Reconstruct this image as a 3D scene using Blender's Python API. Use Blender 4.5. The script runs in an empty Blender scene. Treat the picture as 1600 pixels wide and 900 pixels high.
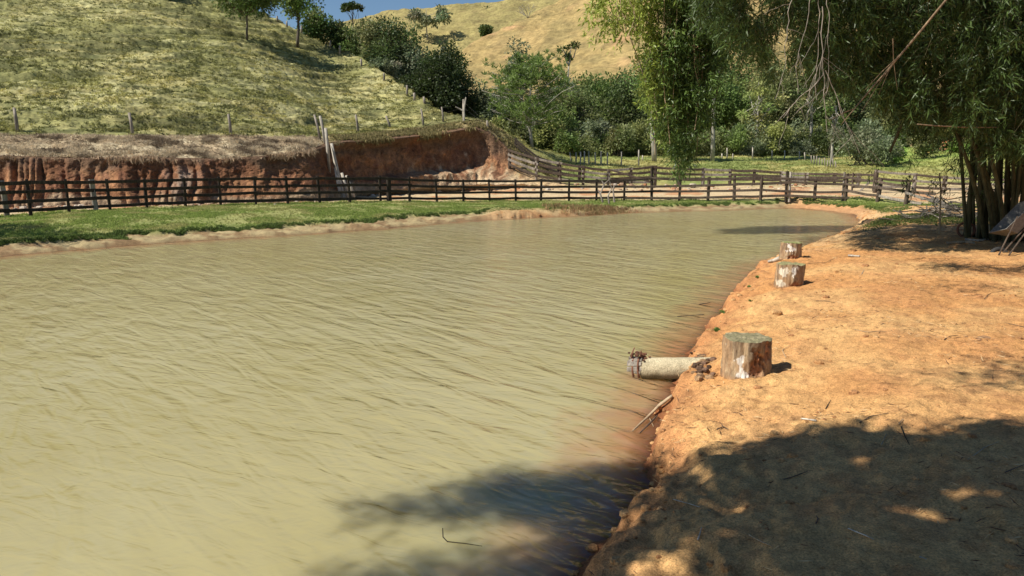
import bpy, math, random
import numpy as np
from mathutils import Vector, Matrix
random.seed(7); rng = np.random.default_rng(7)
C = bpy.context.scene; COL = C.collection
R = math.radians
# ------------------------------------------------------------------ camera, sky, sun, exposure
F = 1155.0; PITCH = math.atan(195/F); CZ = 2.35
cp, sp = math.cos(PITCH), math.sin(PITCH)
cam = bpy.data.cameras.new('camera'); co = bpy.data.objects.new('camera', cam); COL.objects.link(co)
co.location = (0, 0, CZ); co.rotation_euler = (math.pi/2-PITCH, 0, 0)
cam.sensor_width = 36; cam.lens = 36*F/1600; cam.clip_end = 8000; cam.clip_start = .05
C.camera = co
SUN_EL = R(49); SUN_FROM = Vector((-.955, -.30, 0)).normalized()      # horizontal direction towards the sun
SUNV = Vector((SUN_FROM.x*math.cos(SUN_EL), SUN_FROM.y*math.cos(SUN_EL), math.sin(SUN_EL)))
w = bpy.data.worlds.new('World'); C.world = w; w.use_nodes = True
nt = w.node_tree; bg = nt.nodes['Background']
sky = nt.nodes.new('ShaderNodeTexSky'); sky.sky_type = 'NISHITA'; sky.sun_disc = False
sky.sun_elevation = SUN_EL; sky.sun_rotation = math.atan2(SUNV.x, SUNV.y)
sky.air_density = 1.0; sky.dust_density = .0; sky.ozone_density = 1.2; sky.altitude = 700
hs_ = nt.nodes.new('ShaderNodeHueSaturation'); hs_.inputs['Saturation'].default_value = 1.12; nt.links.new(sky.outputs[0], hs_.inputs['Color'])
nt.links.new(hs_.outputs[0], bg.inputs[0]); bg.inputs[1].default_value = .068
sl = bpy.data.lights.new('sun', 'SUN'); sl.energy = 5.0; sl.angle = R(.53); sl.color = (1, .95, .83)
so = bpy.data.objects.new('sun', sl); COL.objects.link(so)
so.rotation_euler = (-SUNV).to_track_quat('-Z', 'Y').to_euler(); so.location = (-20, -10, 40)
vs = C.view_settings; vs.view_transform = 'Standard'; vs.look = 'None'; vs.exposure = .42; vs.gamma = 1
C.cycles.max_bounces = 6; C.cycles.transparent_max_bounces = 8; C.cycles.use_denoising = True
# ------------------------------------------------------------------ helpers
def ray(px, py):
    u = (px-800)/F; v = (450-py)/F
    return np.array([u, cp+v*sp, -sp+v*cp])
def PT(px, py, D):
    d = ray(px, py); t = D/d[1]
    return np.array([0, 0, CZ]) + d*t
def PZ(px, py, z):
    d = ray(px, py); return np.array([0, 0, CZ]) + d*((z-CZ)/d[2])
def hsh(ix, iy, iz, seed):
    h = (ix.astype(np.int64)*374761393 + iy.astype(np.int64)*668265263 + iz.astype(np.int64)*2147483647 + seed*974711) & 0xffffffff
    h = ((h ^ (h >> 13))*1274126177) & 0xffffffff
    h = ((h ^ (h >> 15))*2246822519) & 0xffffffff
    return ((h ^ (h >> 16)) & 0xffff)/32767.5-1
def vn(x, y, z=0., seed=0):
    x, y, z = np.broadcast_arrays(np.asarray(x, float), np.asarray(y, float), np.asarray(z, float))
    fx, fy, fz = np.floor(x), np.floor(y), np.floor(z)
    tx, ty, tz = x-fx, y-fy, z-fz
    tx, ty, tz = [t*t*t*(t*(t*6-15)+10) for t in (tx, ty, tz)]
    r = 0
    for a in (0, 1):
        for b in (0, 1):
            for c in (0, 1):
                wgt = (tx if a else 1-tx)*(ty if b else 1-ty)*(tz if c else 1-tz)
                r = r + wgt*hsh(fx+a, fy+b, fz+c, seed)
    return r
def fbm(x, y, z=0., oct=4, seed=0, gain=.5):
    r = 0; a = 1; s = 1
    for o in range(oct):
        r = r + a*vn(x*s, y*s, np.asarray(z)*s, seed+o*17); a *= gain; s *= 2.03
    return r
def sst(a, b, x):
    t = np.clip((x-a)/(b-a), 0, 1); return t*t*(3-2*t)
def lerp(a, b, t): return a+(b-a)*t
def mixc(a, b, t): return np.asarray(a)*(1-t[..., None]) + np.asarray(b)*t[..., None]
def tagit(o, label=None, cat=None, group=None, kind=None):
    if label: o['label'] = label
    if cat: o['category'] = cat
    if group: o['group'] = group
    if kind: o['kind'] = kind
    return o
def mk(name, V, Fs, mat, parent=None, col=None, smooth=False, attrs=None, loc=None, label=None, cat=None, group=None, kind=None):
    V = np.asarray(V, dtype=np.float32).reshape(-1, 3)
    if loc is not None: V = V-np.asarray(loc, dtype=np.float32)
    if not isinstance(Fs, (list, tuple)): Fs = [Fs]
    Fs = [np.asarray(f, dtype=np.int32) for f in Fs if len(f)]
    me = bpy.data.meshes.new(name)
    nl = sum(f.size for f in Fs); nf = sum(len(f) for f in Fs)
    me.vertices.add(len(V)); me.vertices.foreach_set('co', V.ravel())
    me.loops.add(nl); me.loops.foreach_set('vertex_index', np.concatenate([f.ravel() for f in Fs]))
    me.polygons.add(nf)
    tot = np.concatenate([np.full(len(f), f.shape[1], dtype=np.int32) for f in Fs])
    st = np.concatenate([[0], np.cumsum(tot)[:-1]]).astype(np.int32)
    me.polygons.foreach_set('loop_start', st)
    me.polygons.foreach_set('use_smooth', np.full(nf, smooth, dtype=bool))
    me.update(calc_edges=True)
    if col is not None:
        ca = me.color_attributes.new('Col', 'FLOAT_COLOR', 'POINT')
        c4 = np.ones((len(V), 4), dtype=np.float32); c4[:, :3] = np.asarray(col).reshape(-1, 3) if np.asarray(col).size > 3 else np.asarray(col)
        ca.data.foreach_set('color', c4.ravel())
    for k, a in (attrs or {}).items():
        at = me.attributes.new(k, 'FLOAT', 'POINT'); at.data.foreach_set('value', np.asarray(a, dtype=np.float32).ravel())
    me.materials.append(mat)
    o = bpy.data.objects.new(name, me); COL.objects.link(o)
    if loc is not None and parent is None: o.location = tuple(float(a) for a in loc)
    if parent is not None: o.parent = parent
    return tagit(o, label, cat, group, kind)
def empty(name, loc, label, cat, group=None):
    o = bpy.data.objects.new(name, None); COL.objects.link(o); o.location = tuple(float(a) for a in loc)
    o.empty_display_size = .2
    return tagit(o, label, cat, group)
class MB:
    def __init__(s): s.V = []; s.F = {}; s.C = []; s.n = 0
    def add(s, V, F, c=None):
        V = np.asarray(V, float).reshape(-1, 3)
        for f in (F if isinstance(F, list) else [F]):
            f = np.asarray(f, int)
            if len(f): s.F.setdefault(f.shape[1], []).append(f+s.n)
        s.V.append(V); s.n += len(V)
        s.C.append(np.broadcast_to(np.asarray(c if c is not None else (.5, .5, .5), float), (len(V), 3)))
    def build(s, name, mat, parent=None, loc=None, **k):
        return mk(name, np.concatenate(s.V), [np.concatenate(f) for f in s.F.values()], mat, parent=parent, loc=loc, col=np.concatenate(s.C), **k)
def tube(P, r, n=6, wob=0, seed=0):
    P = np.asarray(P, float); m = len(P); r = np.broadcast_to(np.asarray(r, float), (m,))
    T = np.gradient(P, axis=0); T /= np.linalg.norm(T, axis=1)[:, None]+1e-9
    ref = np.array([0, 0, 1.]) if abs(T[0][2]) < .9 else np.array([1., 0, 0])
    A = np.cross(T, ref); A /= np.linalg.norm(A, axis=1)[:, None]+1e-9
    B = np.cross(T, A)
    th = np.arange(n)*2*math.pi/n
    rr = r[:, None]*np.ones(n)
    if wob: rr = rr*(1+wob*fbm(np.cos(th)[None]*1.5+seed*3.1, np.sin(th)[None]*1.5, np.arange(m)[:, None]*.7, 2, seed))
    V = P[:, None]+rr[..., None]*(A[:, None]*np.cos(th)[None, :, None]+B[:, None]*np.sin(th)[None, :, None])
    V = V.reshape(-1, 3)
    i = np.arange(m-1)[:, None]*n; j = np.arange(n)[None]
    q = np.stack([i+j, i+(j+1) % n, i+n+(j+1) % n, i+n+j], -1).reshape(-1, 4)
    V = np.concatenate([V, P[:1], P[-1:]]); jj = np.arange(n)
    c0 = np.stack([np.full(n, m*n), (jj+1) % n, jj], -1); c1 = np.stack([np.full(n, m*n+1), (m-1)*n+jj, (m-1)*n+(jj+1) % n], -1)
    return V, [q, np.concatenate([c0, c1])]
def beam(a, b, w, h, rows=4, wob=.0, seed=0, up=(0, 0, 1)):
    """a rough sawn/hewn beam from a to b with chamfered edges; w across, h along 'up'"""
    a, b = np.asarray(a, float), np.asarray(b, float); T = b-a; L = np.linalg.norm(T); T /= L
    U = np.asarray(up, float); U = U-T*U.dot(T)
    if np.linalg.norm(U) < .1: U = np.array([0, 1., 0])-T*T[1]
    U /= np.linalg.norm(U); S = np.cross(T, U)
    c = .22; ring = np.array([(-.5, -.5+c), (-.5+c, -.5), (.5-c, -.5), (.5, -.5+c), (.5, .5-c), (.5-c, .5), (-.5+c, .5), (-.5, .5-c)])
    n = 8; t = np.linspace(0, 1, rows+1)
    V = []
    for k, tt in enumerate(t):
        k1 = 1+wob*vn(tt*3+seed*1.7, seed*.37+.5); of = wob*.5*w*np.array([vn(tt*2+seed, .3), vn(tt*2+seed, 5.3)])
        e = .96 if k in (0, rows) else 1
        V.append(a+T*L*tt+S*(ring[:, :1]*w*k1*e+of[0])+U*(ring[:, 1:]*h*k1*e+of[1]))
    V = np.concatenate(V); m = rows+1
    i = np.arange(m-1)[:, None]*n; j = np.arange(n)[None]
    q = np.stack([i+j, i+(j+1) % n, i+n+(j+1) % n, i+n+j], -1).reshape(-1, 4)
    return V, [q, np.array([list(range(n))[::-1], list(range((m-1)*n, m*n))])]
def cards(P, dirs, L, W, bend=.25):
    """lanceolate leaves: base, two sides, tip; slightly folded"""
    N = len(P); dirs = dirs/(np.linalg.norm(dirs, axis=1)[:, None]+1e-9)
    rn = rng.normal(size=(N, 3)); S = np.cross(dirs, rn); S /= np.linalg.norm(S, axis=1)[:, None]+1e-9
    Nn = np.cross(dirs, S); L = np.broadcast_to(L, (N,))[:, None]; W = np.broadcast_to(W, (N,))[:, None]
    V = np.stack([P, P+dirs*L*.45+S*W*.5+Nn*L*bend*.12, P+dirs*L+Nn*L*-bend*.2, P+dirs*L*.45-S*W*.5+Nn*L*bend*.12], 1).reshape(-1, 3)
    return V, np.arange(N*4).reshape(N, 4)
def rdir(N): 
    d = rng.normal(size=(N, 3)); return d/np.linalg.norm(d, axis=1)[:, None]
# ------------------------------------------------------------------ materials
def newmat(name):
    m = bpy.data.materials.new(name); m.use_nodes = True; n = m.node_tree
    return m, n, n.nodes['Principled BSDF'], n.nodes['Material Output']
def tn(n, t, **k):
    x = n.nodes.new(t)
    for a, b in k.items():
        if a in x.inputs.keys() if hasattr(x, 'inputs') else False: x.inputs[a].default_value = b
        else: setattr(x, a, b)
    return x
def noise(n, vec, scale, detail=4, rough=.6, dist=0):
    x = n.nodes.new('ShaderNodeTexNoise'); x.inputs['Scale'].default_value = scale; x.inputs['Detail'].default_value = detail
    x.inputs['Roughness'].default_value = rough; x.inputs['Distortion'].default_value = dist
    if vec is not None: n.links.new(vec, x.inputs['Vector'])
    return x.outputs['Fac']
def mapr(n, v, a, b, c, d):
    x = n.nodes.new('ShaderNodeMapRange'); n.links.new(v, x.inputs[0])
    for i, q in enumerate((a, b, c, d)): x.inputs[i+1].default_value = q
    return x.outputs[0]
def mulcol(n, c, v):
    x = n.nodes.new('ShaderNodeVectorMath'); x.operation = 'SCALE'; n.links.new(c, x.inputs[0]); n.links.new(v, x.inputs['Scale']); return x.outputs[0]
def math_(n, op, a, b):
    x = n.nodes.new('ShaderNodeMath'); x.operation = op
    for i, q in enumerate((a, b)):
        if isinstance(q, (int, float)): x.inputs[i].default_value = q
        else: n.links.new(q, x.inputs[i])
    return x.outputs[0]
def mixcol(n, a, b, f):
    x = n.nodes.new('ShaderNodeMix'); x.data_type = 'RGBA'
    for i, q in ((6, a), (7, b)):
        if isinstance(q, tuple): x.inputs[i].default_value = (*q, 1)
        else: n.links.new(q, x.inputs[i])
    n.links.new(f, x.inputs[0]); return x.outputs[2]
def mat_earth(name, scales=(3, 14, 60), amp=(.25, .3, .35), bump=.02, rough=.95, bscale=40):
    m, n, b, o = newmat(name)
    at = n.nodes.new('ShaderNodeAttribute'); at.attribute_name = 'Col'
    g = n.nodes.new('ShaderNodeNewGeometry'); pos = g.outputs['Position']
    c = at.outputs['Color']
    for s, a in zip(scales, amp):
        c = mulcol(n, c, mapr(n, noise(n, pos, s, 3), .3, .7, 1-a, 1+a))
    n.links.new(c, b.inputs['Base Color']); b.inputs['Roughness'].default_value = rough; b.inputs['Specular IOR Level'].default_value = .15
    if bump:
        bp = n.nodes.new('ShaderNodeBump'); bp.inputs['Distance'].default_value = bump; bp.inputs['Strength'].default_value = .9
        h = noise(n, pos, bscale, 5, .65); n.links.new(h, bp.inputs['Height']); n.links.new(bp.outputs[0], b.inputs['Normal'])
    return m
def mat_leaf(name, trans=.3, rough=.5, spec=.3):
    m, n, b, o = newmat(name)
    at = n.nodes.new('ShaderNodeAttribute'); at.attribute_name = 'Col'
    n.links.new(at.outputs['Color'], b.inputs['Base Color']); b.inputs['Roughness'].default_value = rough; b.inputs['Specular IOR Level'].default_value = spec
    t = n.nodes.new('ShaderNodeBsdfTranslucent'); mx = n.nodes.new('ShaderNodeMixShader'); mx.inputs[0].default_value = trans
    tc = mulcol(n, at.outputs['Color'], mapr(n, at.outputs['Fac'], 0, 1, 1.5, 1.5)); n.links.new(tc, t.inputs['Color'])
    n.links.new(b.outputs[0], mx.inputs[1]); n.links.new(t.outputs[0], mx.inputs[2]); n.links.new(mx.outputs[0], o.inputs['Surface'])
    return m
def mat_wood(name, c1, c2, scale=6, bump=.006, stretch=(1, 1, .12)):
    m, n, b, o = newmat(name)
    g = n.nodes.new('ShaderNodeNewGeometry'); mp = n.nodes.new('ShaderNodeVectorMath'); mp.operation = 'MULTIPLY'; mp.inputs[1].default_value = stretch
    n.links.new(g.outputs['Position'], mp.inputs[0])
    f = noise(n, mp.outputs[0], scale*4, 5, .65, .3); f2 = noise(n, g.outputs['Position'], 1.3, 3)
    c = mixcol(n, c1, c2, mapr(n, f, .35, .65, 0, 1)); c = mulcol(n, c, mapr(n, f2, .3, .7, .65, 1.35))
    n.links.new(c, b.inputs['Base Color']); b.inputs['Roughness'].default_value = .85; b.inputs['Specular IOR Level'].default_value = .2
    bp = n.nodes.new('ShaderNodeBump'); bp.inputs['Distance'].default_value = bump; n.links.new(f, bp.inputs['Height']); n.links.new(bp.outputs[0], b.inputs['Normal'])
    return m
M = {}
M['earth'] = mat_earth('soil', (2.5, 14, 85), (.12, .2, .38), .016, bscale=60)
M['cut'] = mat_earth('cut_soil', (1.3, 5, 18), (.25, .3, .35), .1, bscale=7)
M['hill'] = mat_earth('hill_turf', (.35, 1.6, 7), (.2, .3, .3), .05, bscale=7)
M['farhill'] = mat_earth('far_turf', (.03, .16, .8), (.12, .2, .3), .25, bscale=.7)
M['leaf'] = mat_leaf('leaves'); M['bleaf'] = mat_leaf('bamboo_leaves', .25, .45, .35)
M['grass'] = mat_leaf('grass_blades', .35, .6, .2); M['dry'] = mat_leaf('dry_stalks', .2, .7, .15)
M['dark'] = mat_wood('dark_weathered_wood', (.022, .017, .013), (.075, .057, .043))
M['brown'] = mat_wood('brown_weathered_wood', (.06, .043, .032), (.14, .105, .08))
M['grey'] = mat_wood('grey_weathered_wood', (.16, .135, .11), (.38, .33, .28))
M['pale'] = mat_wood('pale_bleached_wood', (.3, .26, .21), (.55, .5, .43))
M['bark'] = mat_wood('bark', (.06, .05, .04), (.17, .14, .11), 3, .02)
M['palebark'] = mat_wood('pale_bark', (.22, .2, .17), (.45, .42, .36), 3, .01)
M['culm'] = mat_wood('bamboo_culm', (.035, .037, .018), (.095, .085, .042), 4, .003)
M['browncane'] = mat_wood('brown_cane', (.13, .085, .05), (.3, .21, .13), 6, .002)
M['drycane'] = mat_wood('dry_cane', (.26, .19, .12), (.45, .34, .22), 6, .002)
def mat_plain(name, c, rough=.7, metal=0):
    m, n, b, o = newmat(name); g = n.nodes.new('ShaderNodeNewGeometry')
    f = noise(n, g.outputs['Position'], 25, 4); cc = mixcol(n, tuple(x*.6 for x in c), c, mapr(n, f, .35, .6, 0, 1))
    n.links.new(cc, b.inputs['Base Color']); b.inputs['Roughness'].default_value = rough; b.inputs['Metallic'].default_value = metal
    return m
M['wire'] = mat_plain('wire', (.12, .11, .1), .6, .4)
M['tray'] = mat_plain('grey_metal', (.17, .16, .145), .6); M['rubber'] = mat_plain('rubber', (.03, .03, .03), .8); M['rust'] = mat_plain('rust', (.22, .09, .05), .85)
# ------------------------------------------------------------------ plan of the place: tables measured along the view
def T(*a):
    a = np.array(a, float).reshape(-1, 2); return lambda x: np.interp(x, a[:, 0], a[:, 1])
fD = T(-700,17, -300,22, 0,26.5, 150,29, 290,32, 450,34.5, 600,37.3, 683,39.5, 765,41.5, 889,42, 1018,42, 1106,41.5, 1188,40.8, 1273,40.3, 1321,39.8, 1371,38.5, 1415,37, 1600,33, 2300,28)
fPy = T(-700,372, -300,352, 0,339, 48,336, 108,331, 150,328.5, 230,325.5, 290,323, 400,320, 500,317.5, 600,315.5, 683,315.5, 765,314.5, 889,314.5, 1018,314, 1106,313.5, 1188,312.5, 1228,311, 1273,309, 1321,310, 1371,313, 1415,318, 1600,324, 2300,340)
tD = T(-700,24, -300,28, 0,31.5, 200,33, 400,35.5, 480,37, 510,40.5, 560,43.5, 620,46, 680,48, 740,49.3, 780,48.8, 820,48, 900,47.5, 1300,46, 1400,44.5, 1600,42, 2300,38)
tPy = T(-700,345, -300,330, 0,325, 200,321, 400,316, 480,314, 560,306, 620,302, 680,299, 740,296, 780,294, 820,291, 900,291, 1000,293, 1100,294, 1300,292, 1400,296, 1600,298, 2300,305)
uD = T(-700,1.2, 480,1.2, 510,.9, 620,.8, 720,.8, 760,1.6, 800,2, 900,2, 2300,3)
uPy = T(-700,238, 0,243, 120,246, 220,245, 350,248, 450,240, 480,236, 505,224, 530,219, 560,218, 620,213, 680,207, 720,200, 745,198, 765,205, 785,222, 805,243, 830,263, 870,281, 900,286, 1000,289, 1100,290, 1300,286, 1400,289, 1500,288, 1600,290, 2300,295)
lD = T(-700,30, -300,33, 0,36, 200,37.5, 400,40, 480,42, 510,44.5, 560,47.8, 620,50, 680,51.8, 740,53, 780,52.8, 830,52.5, 900,54, 1000,55, 1300,54, 1400,52, 1600,48, 2300,44)
lPy = T(-700,205, 0,211, 200,212, 480,214, 505,216, 530,213, 560,211, 620,206, 680,199, 720,193, 745,190, 765,194, 785,205, 805,222, 830,243, 870,262, 900,268, 1000,272, 1300,268, 1400,270, 1500,268, 1600,262, 2300,250)
sD = T(-700,80, 0,90, 340,92, 400,88, 450,86, 500,84, 570,78, 620,72, 660,66, 700,61, 740,57, 780,57, 830,62, 870,70, 900,74, 1000,78, 1200,80, 1300,76, 1600,76, 2300,70)
sPy = T(-700,-120, 0,-70, 340,-14, 400,13, 450,41, 500,64, 570,94, 620,129, 660,156, 700,177, 740,187, 770,197, 800,212, 830,231, 870,242, 900,246, 1000,246, 1100,245, 1200,245, 1300,244, 1400,236, 1500,220, 1600,212, 2300,200)
sG = T(-700,1.3, 0,1.35, 250,1.4, 400,1.1, 500,.72, 600,.6, 680,.75, 740,1, 2300,1)
def kpx(k, py): return 800+F*k*(cp+(450-py)/F*sp)
def zof(py, D): v = (450-py)/F; return CZ + D*(-sp+v*cp)/(cp+v*sp)
def rowof(k, pyt):
    py = np.full_like(k, 250.)
    for _ in range(4): px = kpx(k, py); py = pyt(px)
    return px, py
# pond outline
wl = [(905,900),(948,858),(985,818),(1002,778),(1012,738),(1018,702),(1030,665),(1044,632),(1056,604),(1066,586),(1078,562),(1096,538),(1112,516),(1132,489),(1148,470),(1163,450),(1183,428),(1208,412),(1256,396),(1300,379),(1330,366),(1352,353),(1346,343),(1330,334),(1300,330),(1260,326.5),(1230,325),(1180,326),(1120,328.5),(1060,329.5),(1010,331),(960,333),(900,337.5),(850,339),(790,342),(720,346),(660,351),(600,357),(540,361),(470,366),(400,370.5),(330,375),(250,380),(170,386),(100,392),(40,397),(0,401),(-120,412),(-300,428)]
pond = [PZ(a, b, 0)[:2] for a, b in wl]
pond = np.array(pond+[np.array(q) for q in ((-17, 8), (-20, -4), (-16, -14), (-5, -13), (-1.4, -6), (-.6, -2), (.1, 1.2))])
def sdf(x, y):
    a = pond; b = np.roll(pond, -1, 0); d2 = np.full(x.shape, 1e9); ins = np.zeros(x.shape, bool)
    for (x0, y0), (x1, y1) in zip(a, b):
        ex, ey = x1-x0, y1-y0; t = np.clip(((x-x0)*ex+(y-y0)*ey)/(ex*ex+ey*ey), 0, 1)
        d2 = np.minimum(d2, (x-x0-t*ex)**2+(y-y0-t*ey)**2)
        c = ((y0 > y) != (y1 > y)); xi = x0+(y-y0)*ex/(ey if abs(ey) > 1e-9 else 1e-9); ins ^= c & (x < xi)
    d = np.sqrt(d2); return np.where(ins, -d, d)
def H1(x, y, full=False):
    x = np.asarray(x, float); y = np.asarray(y, float); shp = x.shape; x = x.ravel(); y = y.ravel()
    sd0 = sdf(x, y)
    k = x/np.maximum(y, .5); px, py = rowof(k, fPy)
    zF = zof(fPy(px), fD(px)); pxt, pyt = rowof(k, tPy); zT = zof(pyt, tD(pxt))
    near = np.where(x > -1.5, 1-sst(30, 36.5, y), 0.)
    near = near*sst(-1.5, -.5, x+np.where(y < 3, 2, 0))
    fr = 1+.15*vn(x*.6, y*.6, 0, 3)
    sd = sd0 + near*(.13*fbm(x*2.2, y*2.2, 0, 4, 5)+.03*np.abs(fbm(x*7, y*7, 0, 3, 6))+.02) + (1-near)*.22*fbm(x*.9, y*.9, 0, 3, 8)
    gullies = near*sst(.0, .5, sd)*sst(1.3, .4, sd)*.05*np.abs(fbm(x*3.5, y*3.5, 0, 3, 91))
    # near: steep little bank then flat
    zn = np.where(sd < 0, np.maximum(sd*.35, -.5), .26*sst(0, .22, sd)+.17*sst(.15, .75, sd)+.17*sst(.6, 2.2, sd))
    zn = zn+.022*fbm(x*1.3, y*1.3, 0, 4, 21)*sst(.1, .5, sd)-.013*sst(.25, .7, fbm(x*3.1, y*3.1, 0, 2, 26))*sst(.3, .7, sd)+.012*fbm(x*9, y*9, 0, 3, 31)*sst(-.05, .1, sd)-gullies
    zn = zn+.07*sst(2, 6, sd)*fbm(x*.35, y*.35, 0, 2, 44)
    # far: sandy ledge, turf edge, then up to the fence
    n2 = .35*fbm(x*.7, y*.7, 0, 3, 61)
    sf = .09*sst(0, .2, sd)+.05*sst(.2, 1.1, sd)
    tw = np.clip(zF-.14, .02, .3)
    ed = 1.15+n2; turf = sst(ed, ed+.25, sd)
    zf = np.where(sd < 0, np.maximum(sd*.3, -.4), sf+turf*np.minimum(tw, .12)+(zF-.14-np.minimum(tw, .12))*sst(1.3, 5, sd))
    D = y; d0 = fD(px); back = np.clip((D-d0)/(tD(pxt)-d0), 0, 1)
    zf = np.where(D > d0, lerp(zF, zT, back), zf)
    zf = zf + .03*fbm(x*1.1, y*1.1, 0, 4, 71)*sst(.3, 1.2, sd)+.045*fbm(x*2.6, y*2.6, 0, 3, 73)*sst(.05, .3, sd)*sst(2.2, 1.2, sd)+.05*back*fbm(x*2.5, y*2.5, 0, 3, 77)*(px < 900)
    z = lerp(zf, zn, near)
    if full: return [q.reshape(shp) for q in (z, sd, near, turf*(sd > 0), D-d0, px, back)]
    return z.reshape(shp)
def g1(x, y): return float(H1(np.array([x]), np.array([y]))[0])
# ------------------------------------------------------------------ ground sheet (banks, pond bed, yard)
def kcols():
    pxs = np.concatenate([800-1500*(9.)**np.linspace(1, .03, 24), np.arange(-700, -60, 16), np.arange(-60, 1660, 1.7), np.arange(1660, 2300, 16), 800+1500*(9.)**np.linspace(.03, 1, 24)]); return (pxs-800)/F/1.014
ks = kcols(); NC = len(ks)
pxT, pyT = rowof(ks, tPy); Dend = tD(pxT)
rows = 620; tt = np.linspace(0, 1, rows)
Y = 1.1*(Dend[None]/1.1)**tt[:, None]; X = ks[None]*Y
Z, SD, NEAR, TURF, DF, PX, BACK = H1(X, Y, True)
def grid(nr, nc):
    i = np.arange(nr-1)[:, None]*nc; j = np.arange(nc-1)[None]
    return np.stack([i+j, i+j+1, i+nc+j+1, i+nc+j], -1).reshape(-1, 4)
soil = np.array((.50, .25, .095)); soil2 = np.array((.57, .335, .14)); redwet = np.array((.33, .12, .05)); sand = np.array((.36, .28, .15)); green = np.array((.21, .23, .075)); track = np.array((.50, .38, .23))
n1 = sst(-.5, .5, fbm(X*.5, Y*.5, 0, 4, 101)); n3 = fbm(X*2.1, Y*2.1, 0, 4, 105)
cn = mixc(soil, soil2, n1); cn = mixc(cn, np.array((.47, .22, .095)), sst(.1, .7, n3)*.3)
cn = mixc(cn, (.42, .19, .08), sst(.5, .15, SD+.15*n3)*.7); cn = mixc(cn, redwet*.62, sst(.13, .03, SD)*.9); cn = mixc(cn, np.array((.36, .17, .075)), sst(.2, .6, fbm(X*5, Y*5, 0, 3, 109))*.35)
strawy = sst(14, 20, Y)*sst(-.2, .4, n3+.4); cn = mixc(cn, np.array((.55, .4, .22)), strawy*.55)
shg = sst(20, 26, Y)*sst(-.4, .3, fbm(X*.5, Y*.5, 0, 3, 120)+.25)*sst(.5, 1.2, SD)
cn = mixc(cn, np.array((.16, .17, .06)), shg*.85)
cf = mixc(sand, np.array((.24, .155, .08)), sst(-.2, .5, fbm(X*1.6, Y*3.2, 0, 4, 106)))
gr = np.clip(TURF, 0, 1)*sst(1.2, .0, DF)
rt = sst(1210, 1260, PX)*sst(1420, 1330, PX)*sst(2.2, .9, SD)   # bare red lip at the right end
cg = mixc(green, np.array((.27, .27, .1)), sst(0, .8, fbm(X*.8, Y*.8, 0, 4, 130)))
cf = mixc(cf, cg, gr); cf = mixc(cf, np.array((.52, .26, .12)), rt*.8)
trk = mixc(track, np.array((.46, .25, .13)), sst(0, .7, fbm(X*.9, Y*.9, 0, 3, 140))); trk = mixc(trk, np.array((.24, .12, .07)), (sst(.35, 1, BACK)*sst(560, 450, PX)))
cf = mixc(cf, trk, sst(.1, .9, DF))
cf = mixc(cf, np.array((.2, .12, .06)), sst(.15, .0, SD)*.6)
ccol = cf*(1-NEAR[..., None])+cn*NEAR[..., None]
GV = np.stack([X, Y, Z], -1)
ground = mk('ground', GV, grid(rows, NC), M['earth'], col=ccol.reshape(-1, 3), smooth=True, kind='structure')
# ground behind the viewer and out to the horizon
bx = np.linspace(-60, 60, 121); by = np.linspace(-60, 1.15, 62); BX, BY = np.meshgrid(bx, by)
bs = sdf(BX, BY); BZ = np.where(bs < 0, np.maximum(bs*.35, -.5), .55*sst(0, 1.5, bs))+.02*vn(BX, BY)
mk('ground', np.stack([BX, BY, BZ], -1), grid(62, 121), M['earth'], col=np.broadcast_to(soil, (62*121, 3)), smooth=True, kind='structure')
ang = np.linspace(0, 2*math.pi, 73)[:-1]; rr = np.array([.01, 60, 200, 800, 5000]); 
mk('ground', np.stack([np.outer(rr, np.cos(ang)), np.outer(rr, np.sin(ang)), np.full((5, 72), -1.2)], -1),
   np.concatenate([np.stack([i*72+np.arange(72), i*72+(np.arange(72)+1) % 72, (i+1)*72+(np.arange(72)+1) % 72, (i+1)*72+np.arange(72)], -1) for i in range(4)]),
   M['farhill'], col=np.broadcast_to((.25, .24, .1), (360, 3)), kind='structure')
# ------------------------------------------------------------------ cut bank
def row_xyz(pyt, Dt, zadd=0):
    px, py = rowof(ks, pyt); D = Dt(px); return np.stack([ks*D, D, zof(py, D)+zadd], -1), px
A0 = GV[-1]; px0, _ = rowof(ks, tPy)
pxu, pyu = rowof(ks, uPy); Du = Dend+uD(pxu); A1 = np.stack([ks*Du, Du, zof(pyu, Du)], -1)
nr = 90; t = np.linspace(0, 1, nr)
s = np.concatenate([[0], np.cumsum(np.linalg.norm(np.diff(A0[:, :2], axis=0), axis=1))])
s = s-s[24]
tan = np.gradient(A0[:, :2], axis=0); 
for _ in range(40): tan[1:-1] = (tan[:-2]+tan[1:-1]*2+tan[2:])/4
nrm = np.stack([tan[:, 1], -tan[:, 0]], -1); nrm /= np.linalg.norm(nrm, axis=1)[:, None]
hgt = np.clip(A1[:, 2]-A0[:, 2], 0, 5)
S2, T2 = np.meshgrid(s, t)
base = A0[None]*(1-T2[..., None])+A1[None]*T2[..., None]
prof = T2+ .22*np.sin(T2*math.pi)*-1          # a little concave: steeper towards the top
base[..., :2] = A0[None, :, :2]*(1-T2[..., None])+A1[None, :, :2]*T2[..., None]
zz = A0[None, :, 2]+(A1[:, 2]-A0[:, 2])[None]*T2
talus = (1-T2)**3*(.75+.35*vn(S2*.5, 3.3, 0, 7))*np.clip(hgt/3, 0, 1)[None]
drift = S2+1.5*vn(S2*.21, 4.4, 0, 19)+.35*vn(S2*.25, T2*1.5, 0, 9)+ .3*T2*vn(S2*.12, 0, 0, 12)
fl = np.abs(vn(drift*2.1, T2*.45, 0, 15)); fl2 = np.abs(vn(drift*4.6, T2*.8, 0, 18))
env = np.sin(np.clip(T2, 0, 1)*math.pi)**.5
sel = sst(-.25, .45, vn(S2*.22, 7, 0, 40)+.35*vn(S2*.7, T2*.5, 0, 41))*sst(560, 470, px0)[None]+.15
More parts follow.
